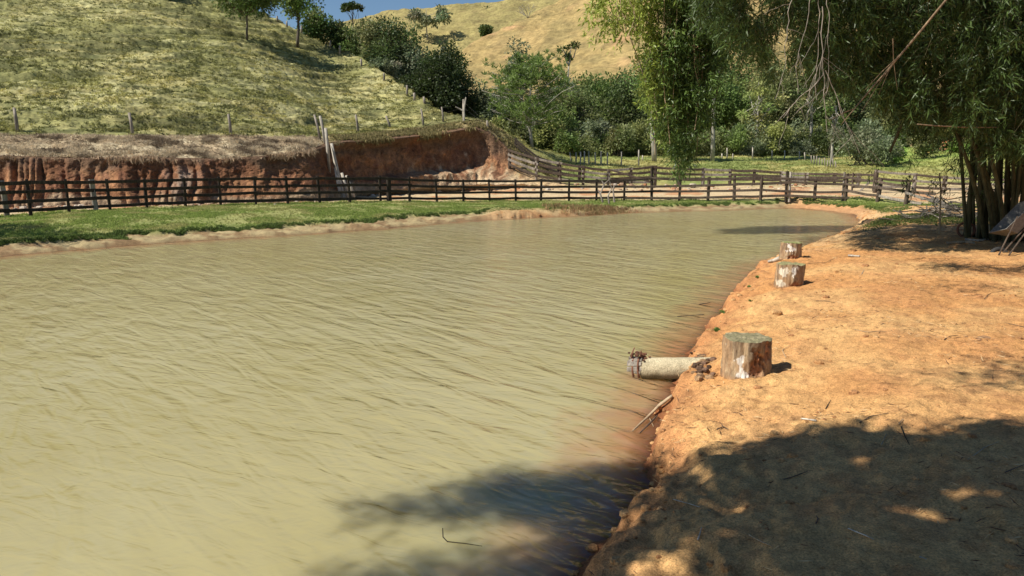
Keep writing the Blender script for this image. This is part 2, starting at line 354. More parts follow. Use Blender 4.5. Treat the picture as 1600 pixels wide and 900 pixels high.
flu = (fl*.62+fl2*.32)*sel
dsp = (flu+.2*fbm(S2*1.3, T2*2.6, 0, 4, 23)+.05*fbm(S2*6, T2*14, 0, 3, 29))*env*np.clip(hgt/2.5, 0, 1)[None]
ledge = .9*sst(.34, .26, T2+.05*vn(S2*.8, 1, 0, 3))*sst(.02, .1, T2)*sst(500, 600, px0)[None]*np.clip(hgt/3, 0, 1)[None]
lipov = (.18+.4*sst(490, 540, px0)*sst(770, 720, px0))[None]*sst(.8, 1, T2)*np.clip(hgt/3, 0, 1)[None]
off = (dsp+talus+ledge+lipov)*(1-.85*sst(.97, 1, T2))
base[..., 0] += nrm[None, :, 0]*off; base[..., 1] += nrm[None, :, 1]*off; base[..., 2] = zz+.05*fbm(S2*2, T2*5, 0, 3, 51)*np.clip(hgt, 0, 1)[None]*np.sin(T2*math.pi)
gfoot = H1(base[:12, :, 0], base[:12, :, 1]); sblend = sst(0, .1, T2[:12]); base[:12, :, 2] = base[:12, :, 2]*sblend+(gfoot-.12)*(1-sblend)
PXc = np.broadcast_to(px0[None], T2.shape)
nn = fbm(S2*.7, T2*2.2, 0, 4, 81); n5 = fbm(S2*3, T2*5, 0, 3, 84)
cc = mixc((.20, .092, .047), (.33, .165, .082), sst(-.4, .5, nn)); cc = mixc(cc, (.19, .085, .05), sst(.15, .7, n5)*.7)
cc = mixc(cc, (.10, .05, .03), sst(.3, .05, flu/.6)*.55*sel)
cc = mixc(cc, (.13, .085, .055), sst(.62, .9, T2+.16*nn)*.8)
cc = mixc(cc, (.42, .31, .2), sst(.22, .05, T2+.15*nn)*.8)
cc = mixc(cc, (.52, .4, .26), sst(600, 700, PXc)*sst(.45, .15, T2+.2*n5)*.8)
pale = np.exp(-((PXc-286)/22)**2)*sst(-.2, .5, n5+.3)*sst(.95, .6, T2); cc = mixc(cc, (.40, .33, .26), pale*.5)
gright = sst(790, 850, PXc); cc = mixc(cc, mixc((.5, .36, .2), (.27, .26, .1), sst(-.3, .4, nn)), gright)
cc = mixc(cc, track, sst(880, 930, PXc)*.7)
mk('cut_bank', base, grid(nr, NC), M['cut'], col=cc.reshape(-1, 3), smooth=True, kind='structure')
CUT = base
# ------------------------------------------------------------------ slope above the cut, hillside, paddock
pxl, pyl = rowof(ks, lPy); Dl = lD(pxl); A2 = np.stack([ks*Dl, Dl, zof(pyl, Dl)], -1)
pxs_, pys_ = rowof(ks, sPy); Ds = sD(pxs_)
sub = slice(None, None, 2)
r1 = 26; t1 = np.linspace(0, 1, r1)
apron = base[-1][None]*(1-t1[:, None, None])+A2[None]*t1[:, None, None]
apron[..., 2] += (.12*fbm(apron[..., 0]*1.2, apron[..., 1]*1.2, 0, 4, 200)*np.sin(t1*math.pi)[:, None]+.1*np.sin(t1*math.pi)[:, None])*np.clip(hgt/3, .2, 1)[None]
r2 = 330; t2 = np.linspace(0, 1, r2)[:, None]
def smooth(a, n):
    k_ = np.hanning(2*n+1); k_ /= k_.sum(); return np.convolve(np.pad(a, n, mode='edge'), k_, 'valid')
Ds = smooth(Ds, 26); SGv = smooth(sG(pxs_), 60)
pyh = pyl[None]+(pys_-pyl)[None]*t2; Dh = Dl[None]+(Ds-Dl)[None]*t2**SGv[None]
Xh = ks[None]*Dh; Zh = zof(pyh, Dh)
hw = sst(0, .12, t2)*sst(820, 720, pxs_)[None]
pd = 1.0; ph = Zh/pd+.9*fbm(Xh*.06, Dh*.06, 0, 3, 210)+.12*vn(Xh*.5, Dh*.5, 0, 222); fr_ = ph-np.floor(ph)
stepn = sst(-.9, .1, fbm(Xh*.12, Dh*.12, 0, 2, 230))
terr = (sst(.5, .95, fr_)-fr_)*pd*.85*stepn*(.45+.8*np.clip(fbm(Xh*.2, Dh*.2, 0, 2, 233)+.4, 0, 1))+.10*np.abs(vn(Xh*.9, Zh*2.2, 0, 236))
Zh = Zh+hw*(terr+.13*fbm(Xh*.2, Zh*.9, 0, 3, 240)+.09*fbm(Xh*1.2, Dh*1.2, 0, 3, 250)+.08*np.abs(fbm(Xh*3.5, Dh*2.5, 0, 2, 255)))+(1-hw)*.10*fbm(Xh*.5, Dh*.5, 0, 4, 260)*sst(0, .1, t2)
hill = np.stack([Xh, Dh, Zh], -1); hill[0] = apron[-1]
# beyond the crest
ra = []; 
drop = sst(820, 700, pxs_)
for dd, f1, f2 in ((5, -.3, .1), (14, -1.6, .3), (28, -4.5, .6), (60, -10, 1.5)):
    flat = np.clip(sst(480, 330, pxs_), 0, 1)
    z = hill[-1][:, 2]+drop*(1-flat)*f1+(1-drop)*f2+flat*dd*.12
    D = Ds+dd; ra.append(np.stack([ks*D, D, z], -1))
ra = np.stack(ra)
top = np.concatenate([apron, hill[1:], ra]); nt_ = len(top)
TX, TY, TZ = top[..., 0], top[..., 1], top[..., 2]
padd0 = sst(800, 900, np.broadcast_to(pxs_, TX.shape)); g1n = fbm(TX*.25, TY*.25, 0, 4, 300); g2n = fbm(TX*1.3, TY*1.3, 0, 3, 310)
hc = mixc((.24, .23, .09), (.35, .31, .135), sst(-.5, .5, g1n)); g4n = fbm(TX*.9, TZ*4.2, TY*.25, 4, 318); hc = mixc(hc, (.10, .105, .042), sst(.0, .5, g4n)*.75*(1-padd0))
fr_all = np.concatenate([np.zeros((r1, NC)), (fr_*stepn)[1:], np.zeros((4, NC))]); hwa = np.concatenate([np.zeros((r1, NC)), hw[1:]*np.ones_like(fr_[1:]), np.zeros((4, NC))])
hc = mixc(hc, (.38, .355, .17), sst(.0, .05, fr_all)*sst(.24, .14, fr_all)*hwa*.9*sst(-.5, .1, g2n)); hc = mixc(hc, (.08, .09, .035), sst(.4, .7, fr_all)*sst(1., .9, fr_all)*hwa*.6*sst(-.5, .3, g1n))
padd = sst(800, 900, np.broadcast_to(pxs_, TX.shape)); hc = mixc(hc, mixc((.33, .30, .11), (.2, .23, .07), sst(-.4, .4, g1n+.4*g2n)), padd)
dryz = np.zeros_like(TX); dryz[:r1] = 1; dryz *= sst(520, 480, np.broadcast_to(pxs_, TX.shape))
hc = mixc(hc, mixc((.32, .24, .15), (.46, .38, .25), sst(-.4, .5, g2n)), dryz)
lip2 = np.zeros_like(TX); lip2[:r1] = np.linspace(1, 0, r1)[:, None]; hc = mixc(hc, (.3, .2, .11), lip2*(1-dryz)*sst(900, 800, np.broadcast_to(pxs_, TX.shape))*.6)
ot = np.exp(-((pxs_[None]-1475)/45)**2)*sst(.5, .85, np.concatenate([np.zeros(r1), t2[1:, 0], np.ones(4)])[:, None])*sst(-.5, .1, g1n+.3); hc = mixc(hc, (.55, .25, .12), ot)
lg = sst(1330, 1400, pxs_)[None]*(1-ot)*np.concatenate([np.zeros(r1), t2[1:, 0], np.ones(4)])[:, None]; hc = mixc(hc, (.22, .32, .07), np.clip(lg, 0, .8))
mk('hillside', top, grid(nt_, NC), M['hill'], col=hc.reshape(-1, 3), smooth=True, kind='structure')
# ------------------------------------------------------------------ far hills
def far_hill(Db, zb, Dt_, skyt, cola, colb, seed, nrows=150, px=(-300, 2300)):
    kk = (np.linspace(px[0], px[1], 620)-800)/F/1.014; pxx, pyy = rowof(kk, skyt)
    t = np.linspace(0, 1, nrows)[:, None]; zt = zof(pyy, Dt_(pxx))
    D = Db+(Dt_(pxx)[None]-Db)*t; z = zb+(zt[None]-zb)*(t**1.15)
    Xf = kk[None]*D; a = np.sin(t*math.pi)*.9+.1
    z = z+(D*.012)*fbm(Xf*.012, D*.012, 0, 4, seed)*a+.5*fbm(Xf*.11, D*.11, 0, 3, seed+5)*sst(0, .1, t)+.3*fbm(Xf*.45, D*.45, 0, 2, seed+6)*sst(0, .1, t)
    # little stock paths and gullies
    z = z+.9*np.abs(((z/2.6+.5*vn(Xf*.03, D*.03, 0, seed+9)) % 1)-.5)*sst(0, .1, t)
    q = fbm(Xf*.02, D*.02, 0, 4, seed+20); q2 = fbm(Xf*.15, D*.15, 0, 3, seed+30)
    c = mixc(cola, colb, sst(-.4, .5, q)); c = mixc(c, (.46, .25, .14), sst(.6, .95, q2)*sst(.2, .6, q)*.5); c = mixc(c, (.19, .16, .07), sst(.0, .5, -q2)*.4); c = mixc(c, (.2, .15, .07), sst(.1, .6, fbm(Xf*.4, z*1.2, 0, 3, seed+33))*.5)
    b1 = np.stack([kk*Dt_(pxx)*1.15, Dt_(pxx)*1.15, zt-6], -1)[None]; b2 = np.stack([kk*Dt_(pxx)*1.6, Dt_(pxx)*1.6, zt*0-1], -1)[None]
    V = np.concatenate([np.stack([Xf, D, z], -1), b1, b2]); c = np.concatenate([c, c[-1:], c[-1:]])
    mk('hill', V, grid(nrows+2, 620), M['farhill'], col=c.reshape(-1, 3), smooth=True, kind='structure')
    return V
FH1 = far_hill(118, 3.5, T(-300,180, 700,215, 900,260, 2300,260), T(-300,300, 500,230, 640,165, 700,104, 730,72, 775,50, 830,25, 870,5, 900,-18, 1000,-60, 1300,-90, 2300,-80), (.42, .285, .13), (.33, .24, .10), 400)
FH2 = far_hill(270, 3, T(-300,420, 2300,420), T(-300,140, 300,110, 430,72, 500,45, 550,30, 600,17, 660,11, 700,8, 760,5, 830,0, 870,-8, 1000,-30, 2300,-60), (.30, .25, .10), (.24, .22, .085), 450)
# ------------------------------------------------------------------ water
wk = ks[::2]; wr = 420; Yw = .9*(44/.9)**np.linspace(0, 1, wr)[:, None]*np.ones(len(wk)); Xw = wk[None]*Yw; Xw = Xw*(np.where(Yw < 4, 1+.0*Yw, 1))
WS = -sdf(Xw.ravel(), Yw.ravel()).reshape(Xw.shape)
m, n, b, o = newmat('muddy_water')
g = n.nodes.new('ShaderNodeNewGeometry'); P = g.outputs['Position']
at = n.nodes.new('ShaderNodeAttribute'); at.attribute_name = 'shore'
def rot(vec, ang, sc):
    x = n.nodes.new('ShaderNodeMapping'); x.inputs['Rotation'].default_value = (0, 0, R(ang)); n.links.new(vec, x.inputs['Vector'])
    y = n.nodes.new('ShaderNodeMapping'); y.inputs['Scale'].default_value = sc; n.links.new(x.outputs[0], y.inputs['Vector']); return y.outputs[0]
h1 = noise(n, rot(P, 52, (.7, 2.6, 1)), 1.25, 2, .45, .8)
h2 = noise(n, rot(P, 30, (.9, 2.8, 1)), 2.6, 2, .5, .8)
h3 = noise(n, rot(P, -20, (1.6, 3.5, 1)), 6.5, 2, .5, .3)
hs = math_(n, 'ADD', math_(n, 'ADD', math_(n, 'MULTIPLY', h1, 1.35), math_(n, 'MULTIPLY', h2, .42)), math_(n, 'MULTIPLY', h3, .05))
bp = n.nodes.new('ShaderNodeBump'); bp.inputs['Distance'].default_value = .056; bp.inputs['Strength'].default_value = 1; n.links.new(hs, bp.inputs['Height']); n.links.new(bp.outputs[0], b.inputs['Normal'])
big = noise(n, P, .25, 3); deep = mixcol(n, (.35, .30, .135), (.385, .34, .178), mapr(n, big, .35, .65, 0, 1))
sh = math_(n, 'ADD', at.outputs['Fac'], mapr(n, noise(n, P, 1.6, 3), .3, .7, -.3, .3))
c = mixcol(n, (.34, .17, .08), deep, mapr(n, sh, .05, .95, 0, 1))
c = mixcol(n, (.15, .055, .025), c, mapr(n, at.outputs['Fac'], .0, .22, 0, 1))
df = n.nodes.new('ShaderNodeSubsurfaceScattering'); df.falloff = 'BURLEY'; df.inputs['Scale'].default_value = .42; df.inputs['Radius'].default_value = (1, .85, .5); n.links.new(c, df.inputs['Color'])
bp2 = n.nodes.new('ShaderNodeBump'); bp2.inputs['Distance'].default_value = .014; bp2.inputs['Strength'].default_value = 1; n.links.new(hs, bp2.inputs['Height']); n.links.new(bp2.outputs[0], df.inputs['Normal'])
gl = n.nodes.new('ShaderNodeBsdfGlossy'); gl.inputs['Roughness'].default_value = .09; n.links.new(bp.outputs[0], gl.inputs['Normal'])
fz = n.nodes.new('ShaderNodeFresnel'); fz.inputs['IOR'].default_value = 1.55; n.links.new(bp.outputs[0], fz.inputs['Normal'])
mx = n.nodes.new('ShaderNodeMixShader'); n.links.new(fz.outputs[0], mx.inputs[0]); n.links.new(df.outputs[0], mx.inputs[1]); n.links.new(gl.outputs[0], mx.inputs[2]); n.links.new(mx.outputs[0], o.inputs['Surface'])
M['water'] = m
WZ = np.zeros_like(Xw)
mk('water', np.stack([Xw, Yw, WZ], -1), grid(wr, len(wk)), m, attrs={'shore': WS}, kind='structure', smooth=True)
xs = np.linspace(-24, 3, 28); ys = np.linspace(-16, 1.0, 18); XX, YY = np.meshgrid(xs, ys)
mk('water', np.stack([XX, YY, XX*0-.004], -1), grid(18, 28), m, attrs={'shore': -sdf(XX.ravel(), YY.ravel())}, kind='structure')
bpy.context.view_layer.update(); DG = bpy.context.evaluated_depsgraph_get()
def hitpx(px, py):
    d = Vector(ray(px, py)).normalized(); ok, l, nn_, i, ob, mt = C.ray_cast(DG, Vector((0, 0, CZ)), d)
    return np.array(l) if ok else None
def gz(x, y, z0=80):
    o_ = Vector((x, y, z0)); best = None
    for _ in range(4):
        ok, l, nn_, i, ob, mt = C.ray_cast(DG, o_, Vector((0, 0, -1)))
        if not ok: return -1.2
        if ob.name.split('.')[0] in ('ground', 'hillside', 'cut_bank', 'hill'): return l.z
        o_ = l-Vector((0, 0, .01))
    return -1.2
exec_parts = []
# ------------------------------------------------------------------ board fences
def stick_post(parent, base, h, wd, mat, lean=(0, 0), seed=0, name='post', sink=.15):
    a = np.array(base, float); a[2] -= sink; b = a+np.array([lean[0], lean[1], h+sink])
    V, Fq = beam(a, b, wd, wd*.85, 4, .16, seed, up=(.5, -.86, 0))
    return mk(name, V, Fq, mat, parent=parent, loc=parent.location)
def rail(parent, a, b, mat, th=.035, hh=.11, seed=0, sag=0, name='rail'):
    a = np.asarray(a, float); b = np.asarray(b, float); L = np.linalg.norm(b-a); mb = MB()
    n = max(3, int(L/1.2)); u = (b-a)/L; U = np.array([0, 0, 1.]); U -= u*u[2]; U /= np.linalg.norm(U); S = np.cross(u, U)
    t = np.linspace(0, 1, n+1); Pm = a+(b-a)*t[:, None]; Pm[:, 2] -= sag*4*t*(1-t); Pm[:, 2] += .018*vn(t*3+seed*2.3, seed*.7)
    ring = np.array([(-.5, -.42), (-.3, -.5), (.3, -.5), (.5, -.42), (.5, .42), (.3, .5), (-.3, .5), (-.5, .42)])
    hv = hh*(1+.12*vn(t*2+seed, 1.5+seed)); V = (Pm[:, None]+S*(ring[None, :, :1]*th)+U*(ring[None, :, 1:]*hv[:, None, None])).reshape(-1, 3)
    i = np.arange(n)[:, None]*8; j = np.arange(8)[None]
    q = np.stack([i+j, i+(j+1) % 8, i+8+(j+1) % 8, i+8+j], -1).reshape(-1, 4)
    return mk(name, V, [q, np.array([list(range(8))[::-1], list(range(n*8, n*8+8))])], mat, parent=parent, loc=parent.location)
def wpost(px, py, pyt, D=None, pxt=None):
    P0 = PT(px, py, D); P0[2] = gz(P0[0], P0[1])
    top = PT(px if pxt is None else pxt, pyt, D)
    return P0, top[2]-P0[2], top[0]-P0[0]
# main fence
FA = [(12,283,'grey',.17,-2),(48,281,0,.12,0),(108,281,0,.11,0),(172,281,0,.12,-1),(230,280,0,.12,0),(290,278,0,.12,0),(345,277,0,.12,0),(400,276.5,0,.12,0),(450,276,0,.12,0),(500,276,0,.12,0),(547,275.5,0,.13,0),(595,275.5,0,.12,0),(640,277,0,.12,0),(683,280,0,.12,0),(724,281,0,.12,0),(765,281,0,.12,0),(806,281,0,.12,0),(845,280,0,.12,0),(889,281,0,.12,0),(932,280.5,0,.12,0),(975,280.5,0,.12,0),(1018,262,0,.15,0),(1061,279,0,.13,0),(1106,277,'brown',.17,0),(1147,276,'brown',.16,0),(1188,275.5,'brown',.17,0),(1228,274.5,'dark',.16,0),(1273,273.5,'brown',.16,0),(1321,271.5,'brown',.17,0)]
p0 = PT(12, fPy(12), float(fD(12))); p0[2] = g1(p0[0], p0[1])
fence_main = empty('board_fence', p0, 'long dark four-rail timber fence along the grass strip on the far shore', 'fence')
base_ = []; tops = []
for i, (px, pyt, mt, wd, ln) in enumerate(FA):
    P0, hh, dx = wpost(px, float(fPy(px)), pyt, float(fD(px)))
    P0[2] = g1(P0[0], P0[1]); base_.append(P0); tops.append(hh)
    stick_post(fence_main, P0, hh+.03, wd, M[mt or 'dark'], (ln*.05+rng.normal()*.03, rng.normal()*.02), i)
for px, pyt, mt, wd, ln in [(151, 280, 'grey', .2, -.2), (608, 276.5, 'dark', .22, 0), (1233, 275, 'pale', .14, 0), (1316, 273, 'grey', .1, .05)]:
    D = float(fD(px))+.02; P0, hh, dx = wpost(px, float(fPy(px)), pyt, D); P0[2] = g1(P0[0], P0[1]); stick_post(fence_main, P0, hh, wd, M[mt], (ln*.5, 0), px)
ext = PT(-40, fPy(-40), float(fD(-40))); ext[2] = g1(ext[0], ext[1]); ext2 = PT(-110, fPy(-110), float(fD(-110))); ext2[2] = g1(ext2[0], ext2[1])
for q in (ext, ext2): stick_post(fence_main, q, 1.28, .12, M['dark'], (0, 0), 5)
bb = [ext2, ext]+base_; tp = [1.28, 1.28]+[min(q, 1.36) for q in tops]
for f_, lv in enumerate((.94, .68, .42, .16)):
    i = 0
    while i < len(bb)-1:
        j = min(i+(2 if (i+f_) % 2 or i else 1), len(bb)-1)
        off = np.array([.05, -.08, 0])
        a = bb[i]+off+[0, 0, tp[i]*lv+rng.normal()*.012]; b_ = bb[j]+off+[0, 0, tp[j]*lv+rng.normal()*.012]
        ex = (b_-a)/np.linalg.norm(b_-a)*.1
        rail(fence_main, a-ex, b_+ex, M['brown'] if i > 21 else M['dark'], .04, .125, i*4+f_, .02); i = j
# broken end of the main fence
q0 = base_[-1]
fb = empty('broken_fence', PT(1371, 313, 38.5)*[1, 1, 0]+[0, 0, .5], 'sagging weathered fence end with leaning posts beside the bamboo', 'fence')
fbp = [q0]
for k, (px, py, pxt, pyt, D) in enumerate([(1371, 313, 1377, 279, 38.3), (1415, 317, 1420, 285, 36.6)]):
    P0 = PT(px, py, D); P0[2] = g1(P0[0], P0[1]); tpv = PT(pxt, pyt, D); stick_post(fb, P0, tpv[2]-P0[2], .2, M['brown'], (tpv[0]-P0[0], 0), k+50); fbp.append(P0)
for (pa, ya, Da, pb, yb, Db_) in [(1321,276,39.7,1372,284,38.2),(1321,287,39.7,1372,293,38.2),(1321,297,39.7,1372,306,38.2),(1372,284,38.2,1416,290,36.5),(1372,293,38.2,1462,303,35.5),(1373,306,38.2,1440,318,36),(1414,301,36.5,1478,318,35)]:
    rail(fb, PT(pa, ya, Da), PT(pb, yb, Db_), M['grey' if ya > 300 else 'brown'], .04, .13, pa+yb, .04)
# corral fence behind the yard
def run_fence(name, label, pts, mat, levels, rw=.11, wd=.15, top_of=None, every=1, mats=None):
    P = []
    for (px, py, pyt, D) in pts:
        a = PT(px, py, D); a[2] = gz(a[0], a[1]); P.append((a, max(.7, PT(px, pyt, D)[2]-a[2])))
    e = empty(name, P[0][0], label, 'fence')
    for i, (a, h) in enumerate(P): stick_post(e, a, h+.02, wd, mats[i % len(mats)] if mats else mat, (rng.normal()*.02, 0), i+int(pts[0][0]))
    for lv in levels:
        for i in range(0, len(P)-1, every):
            j = min(i+every, len(P)-1); a = P[i][0]+[0, -.09, P[i][1]*lv]; b_ = P[j][0]+[0, -.09, P[j][1]*lv]; ex = (b_-a)/np.linalg.norm(b_-a)*.12
            rail(e, a-ex, b_+ex, mats[(i+int(lv*10)) % len(mats)] if mats else mat, .045, rw, i+lv*9, .03)
    return e
run_fence('board_fence', 'brown corral fence running behind the dirt yard, below the paddock grass', [(1023,294,259,48.5),(1060,294,262,48.5),(1098,294,262.5,48.5),(1140,294.5,264,48.4),(1177,294.5,265,48.2),(1219,294.5,268,48),(1258,294.5,270.5,47.5),(1303,294,270.5,47),(1340,294,271,46.5)], M['brown'], (.93, .66, .38), .15, .19, mats=[M['brown'], M['brown'], M['grey']])
run_fence('board_fence', 'grey four-rail fence stepping down the earth bank to the corral', [(796,262,233,49.3),(838,280,246,48.6),(875,285,253,48.4),(911,288,259,48.3),(950,291,264.5,48.3),(985,292,262,48.4),(1018,293,259,48.5)], M['brown'], (.94, .7, .45, .2), .15, .18, mats=[M['brown'], M['grey'], M['brown']])
run_fence('board_fence', 'darker inner fence of the cattle chute beside the earth bank', [(806,262,226,51.2),(840,279,244,50.6),(872,281,252,50.4),(905,285,258,50.2)], M['dark'], (.9, .62, .34), .12, .17)
fl_ = empty('loose_rail', PT(985, 280, 47.8), 'fallen rail slanting down from the corral fence top into the yard', 'rail')
rail(fl_, PT(952, 265, 48.1), PT(1016, 284, 47.4), M['brown'], .05, .12, 3)
run_fence('board_fence', 'weathered fence of the right-hand corral with pale top rails, behind the brush pile', [(1367,303,265,42.5),(1427,306,271,42),(1473,309,275,41.4),(1515,312,277,41),(1570,314,279,40)], M['brown'], (.93, .62, .3), .13, .22, mats=[M['brown'], M['grey']])
gate = empty('wooden_gate', PT(1345, 300, 43.4), 'small timber gate with a diagonal brace at the corral corner post', 'gate')
for yy in (273, 282, 292): rail(gate, PT(1330, yy, 43.6), PT(1366, yy+.5, 43), M['brown'], .045, .12, yy)
rail(gate, PT(1343, 299, 43.3), PT(1362, 281, 43), M['grey'], .045, .1, 2, name='brace')
for px in (1331, 1364): stick_post(gate, PT(px, 301, 43.5), 1.15, .1, M['brown'], name='stile', sink=0)
# ------------------------------------------------------------------ wire fences
def wire_fence(name, label, pts, mat, wd, levels=(.9, .6, .3), wires=True, mats=None):
    e = None; P = []
    for i, (px, py, pxt, pyt, D) in enumerate(pts):
        if D is None:
            a = hitpx(px, py)
            if a is None: continue
            D = a[1]
        a = PT(px, py, D); a[2] = gz(a[0], a[1]); tp_ = PT(pxt, pyt, D)
        if e is None: e = empty(name, a, label, 'fence')
        V, Fq = tube([a-[0, 0, .2], a+(tp_-a)*.5+[.01, 0, 0], [tp_[0], tp_[1], max(tp_[2], a[2]+.5)]], [wd*.55, wd*.5, wd*.42], 7, .25, i)
        mk('post', V, Fq, (mats[i % len(mats)] if mats else mat), parent=e, loc=e.location, smooth=True); P.append((a, tp_))
    if wires:
        for lv in levels:
            mb = MB()
            for (a, t0), (b_, t1_) in zip(P[:-1], P[1:]):
                u0, u1 = a+(t0-a)*lv, b_+(t1_-b_)*lv; tt_ = np.linspace(0, 1, 5)[:, None]; W_ = u0+(u1-u0)*tt_; W_[:, 2] -= (.06*4*tt_*(1-tt_))[:, 0]
                V, Fq = tube(W_, .0035, 3); mb.add(V, Fq)
            mb.build('wire', M['wire'], parent=e, loc=e.location)
    return e
wire_fence('wire_fence', 'grey post and wire fence along the grass edge above the cut bank', [(-60,206,-66,166,None),(27,205,22,168,None),(208,209.5,202,176,None),(361,210.5,357,178,None),(502,216,491,179,41.6),(560,207,556,179,None),(611,200,603,181,None),(662,196,658,170,None),(693,190,690,167,None),(724,187,724,155,None),(762,200,761,190,None)], M['grey'], .15)
wire_fence('wire_fence', 'row of small posts climbing the pasture ridge beside the dark trees', [(675,168,675,160,None),(663,161,662,151,None),(648,157,647,145,None),(636,149,636,133,None),(600,126,600,114,None),(565,104,564,92,None),(531,83,531,71,None),(516,74,516,63,None),(505,68,505,57,None),(491,58,491,49,None),(471,51,471,40,None),(448,42,448,33,None),(433,33,433,25,None)], M['grey'], .2, wires=False)
wire_fence('wire_fence', 'leaning weathered fence posts stepping down the cut bank into the yard', [(509,219,500,181,41.2),(513,232,509,200,40.4),(533,276,518,224,40.2),(545,306,534,270,39.6),(556,309,541,274,39.2)], M['pale'], .17, wires=False)
bd = empty('loose_board', PT(537, 290, 39.4), 'pale bleached boards propped against the cut bank behind the fence', 'board')
for (a1, b1, a2, b2, D) in [(538,310,519,228,39.7),(531,300,524,262,39.5)]:
    V, Fq = beam(PT(a1, b1, D), PT(a2, b2, D+.5), .16, .04, 3, .1, a1); mk('board', V, Fq, M['pale'], parent=bd, loc=bd.location)
wire_fence('wire_fence', 'thin pale posts of the wire fence between the paddock and the woods', [(893,249,890,238,66),(900,250,900,238,66),(907,252,907,237,65),(913,252,913,236,65),(920,253,920,236,65),(930,254,930,238,64),(939,255,939,236,64),(949,256,949,238,64),(971,254,971,236,66),(998,255,998,234,66),(1004,247,1004,243,74),(1128,247,1128,240,76),(1136,247,1136,231,76),(1145,247,1145,240,76),(1176,247,1176,229,76),(1206,247,1206,235,75),(1226,247,1226,235,75),(1249,247,1249,236,74),(1258,248,1257,238,72)], M['pale'], .13)
wire_fence('paling_fence', 'short grey paling fence in dry grass at the right end of the paddock', [(1268+i*4.2, 256+i*1.2, 1267.5+i*4.2, 243+i*.8+rng.uniform(-2, 3), 66-i*.9) for i in range(10)], M['grey'], .1, wires=False)
# forked grey post at the nose
fk = empty('forked_post', PT(724, 188, 53), 'bleached forked post standing where the pasture ends above the bank', 'post')
mb = MB(); a = PT(725, 189, 53.2); a[2] = gz(a[0], a[1])-.1
mb.add(*tube([a, PT(725, 170, 53.2), PT(728, 152, 53.2)], [.08, .07, .05], 7, .2)); mb.add(*tube([PT(725, 174, 53.2), PT(718, 170, 53.2), PT(712, 167, 53.1)], [.06, .05, .035], 6, .2))
mb.build('post', M['pale'], parent=fk, loc=fk.location)
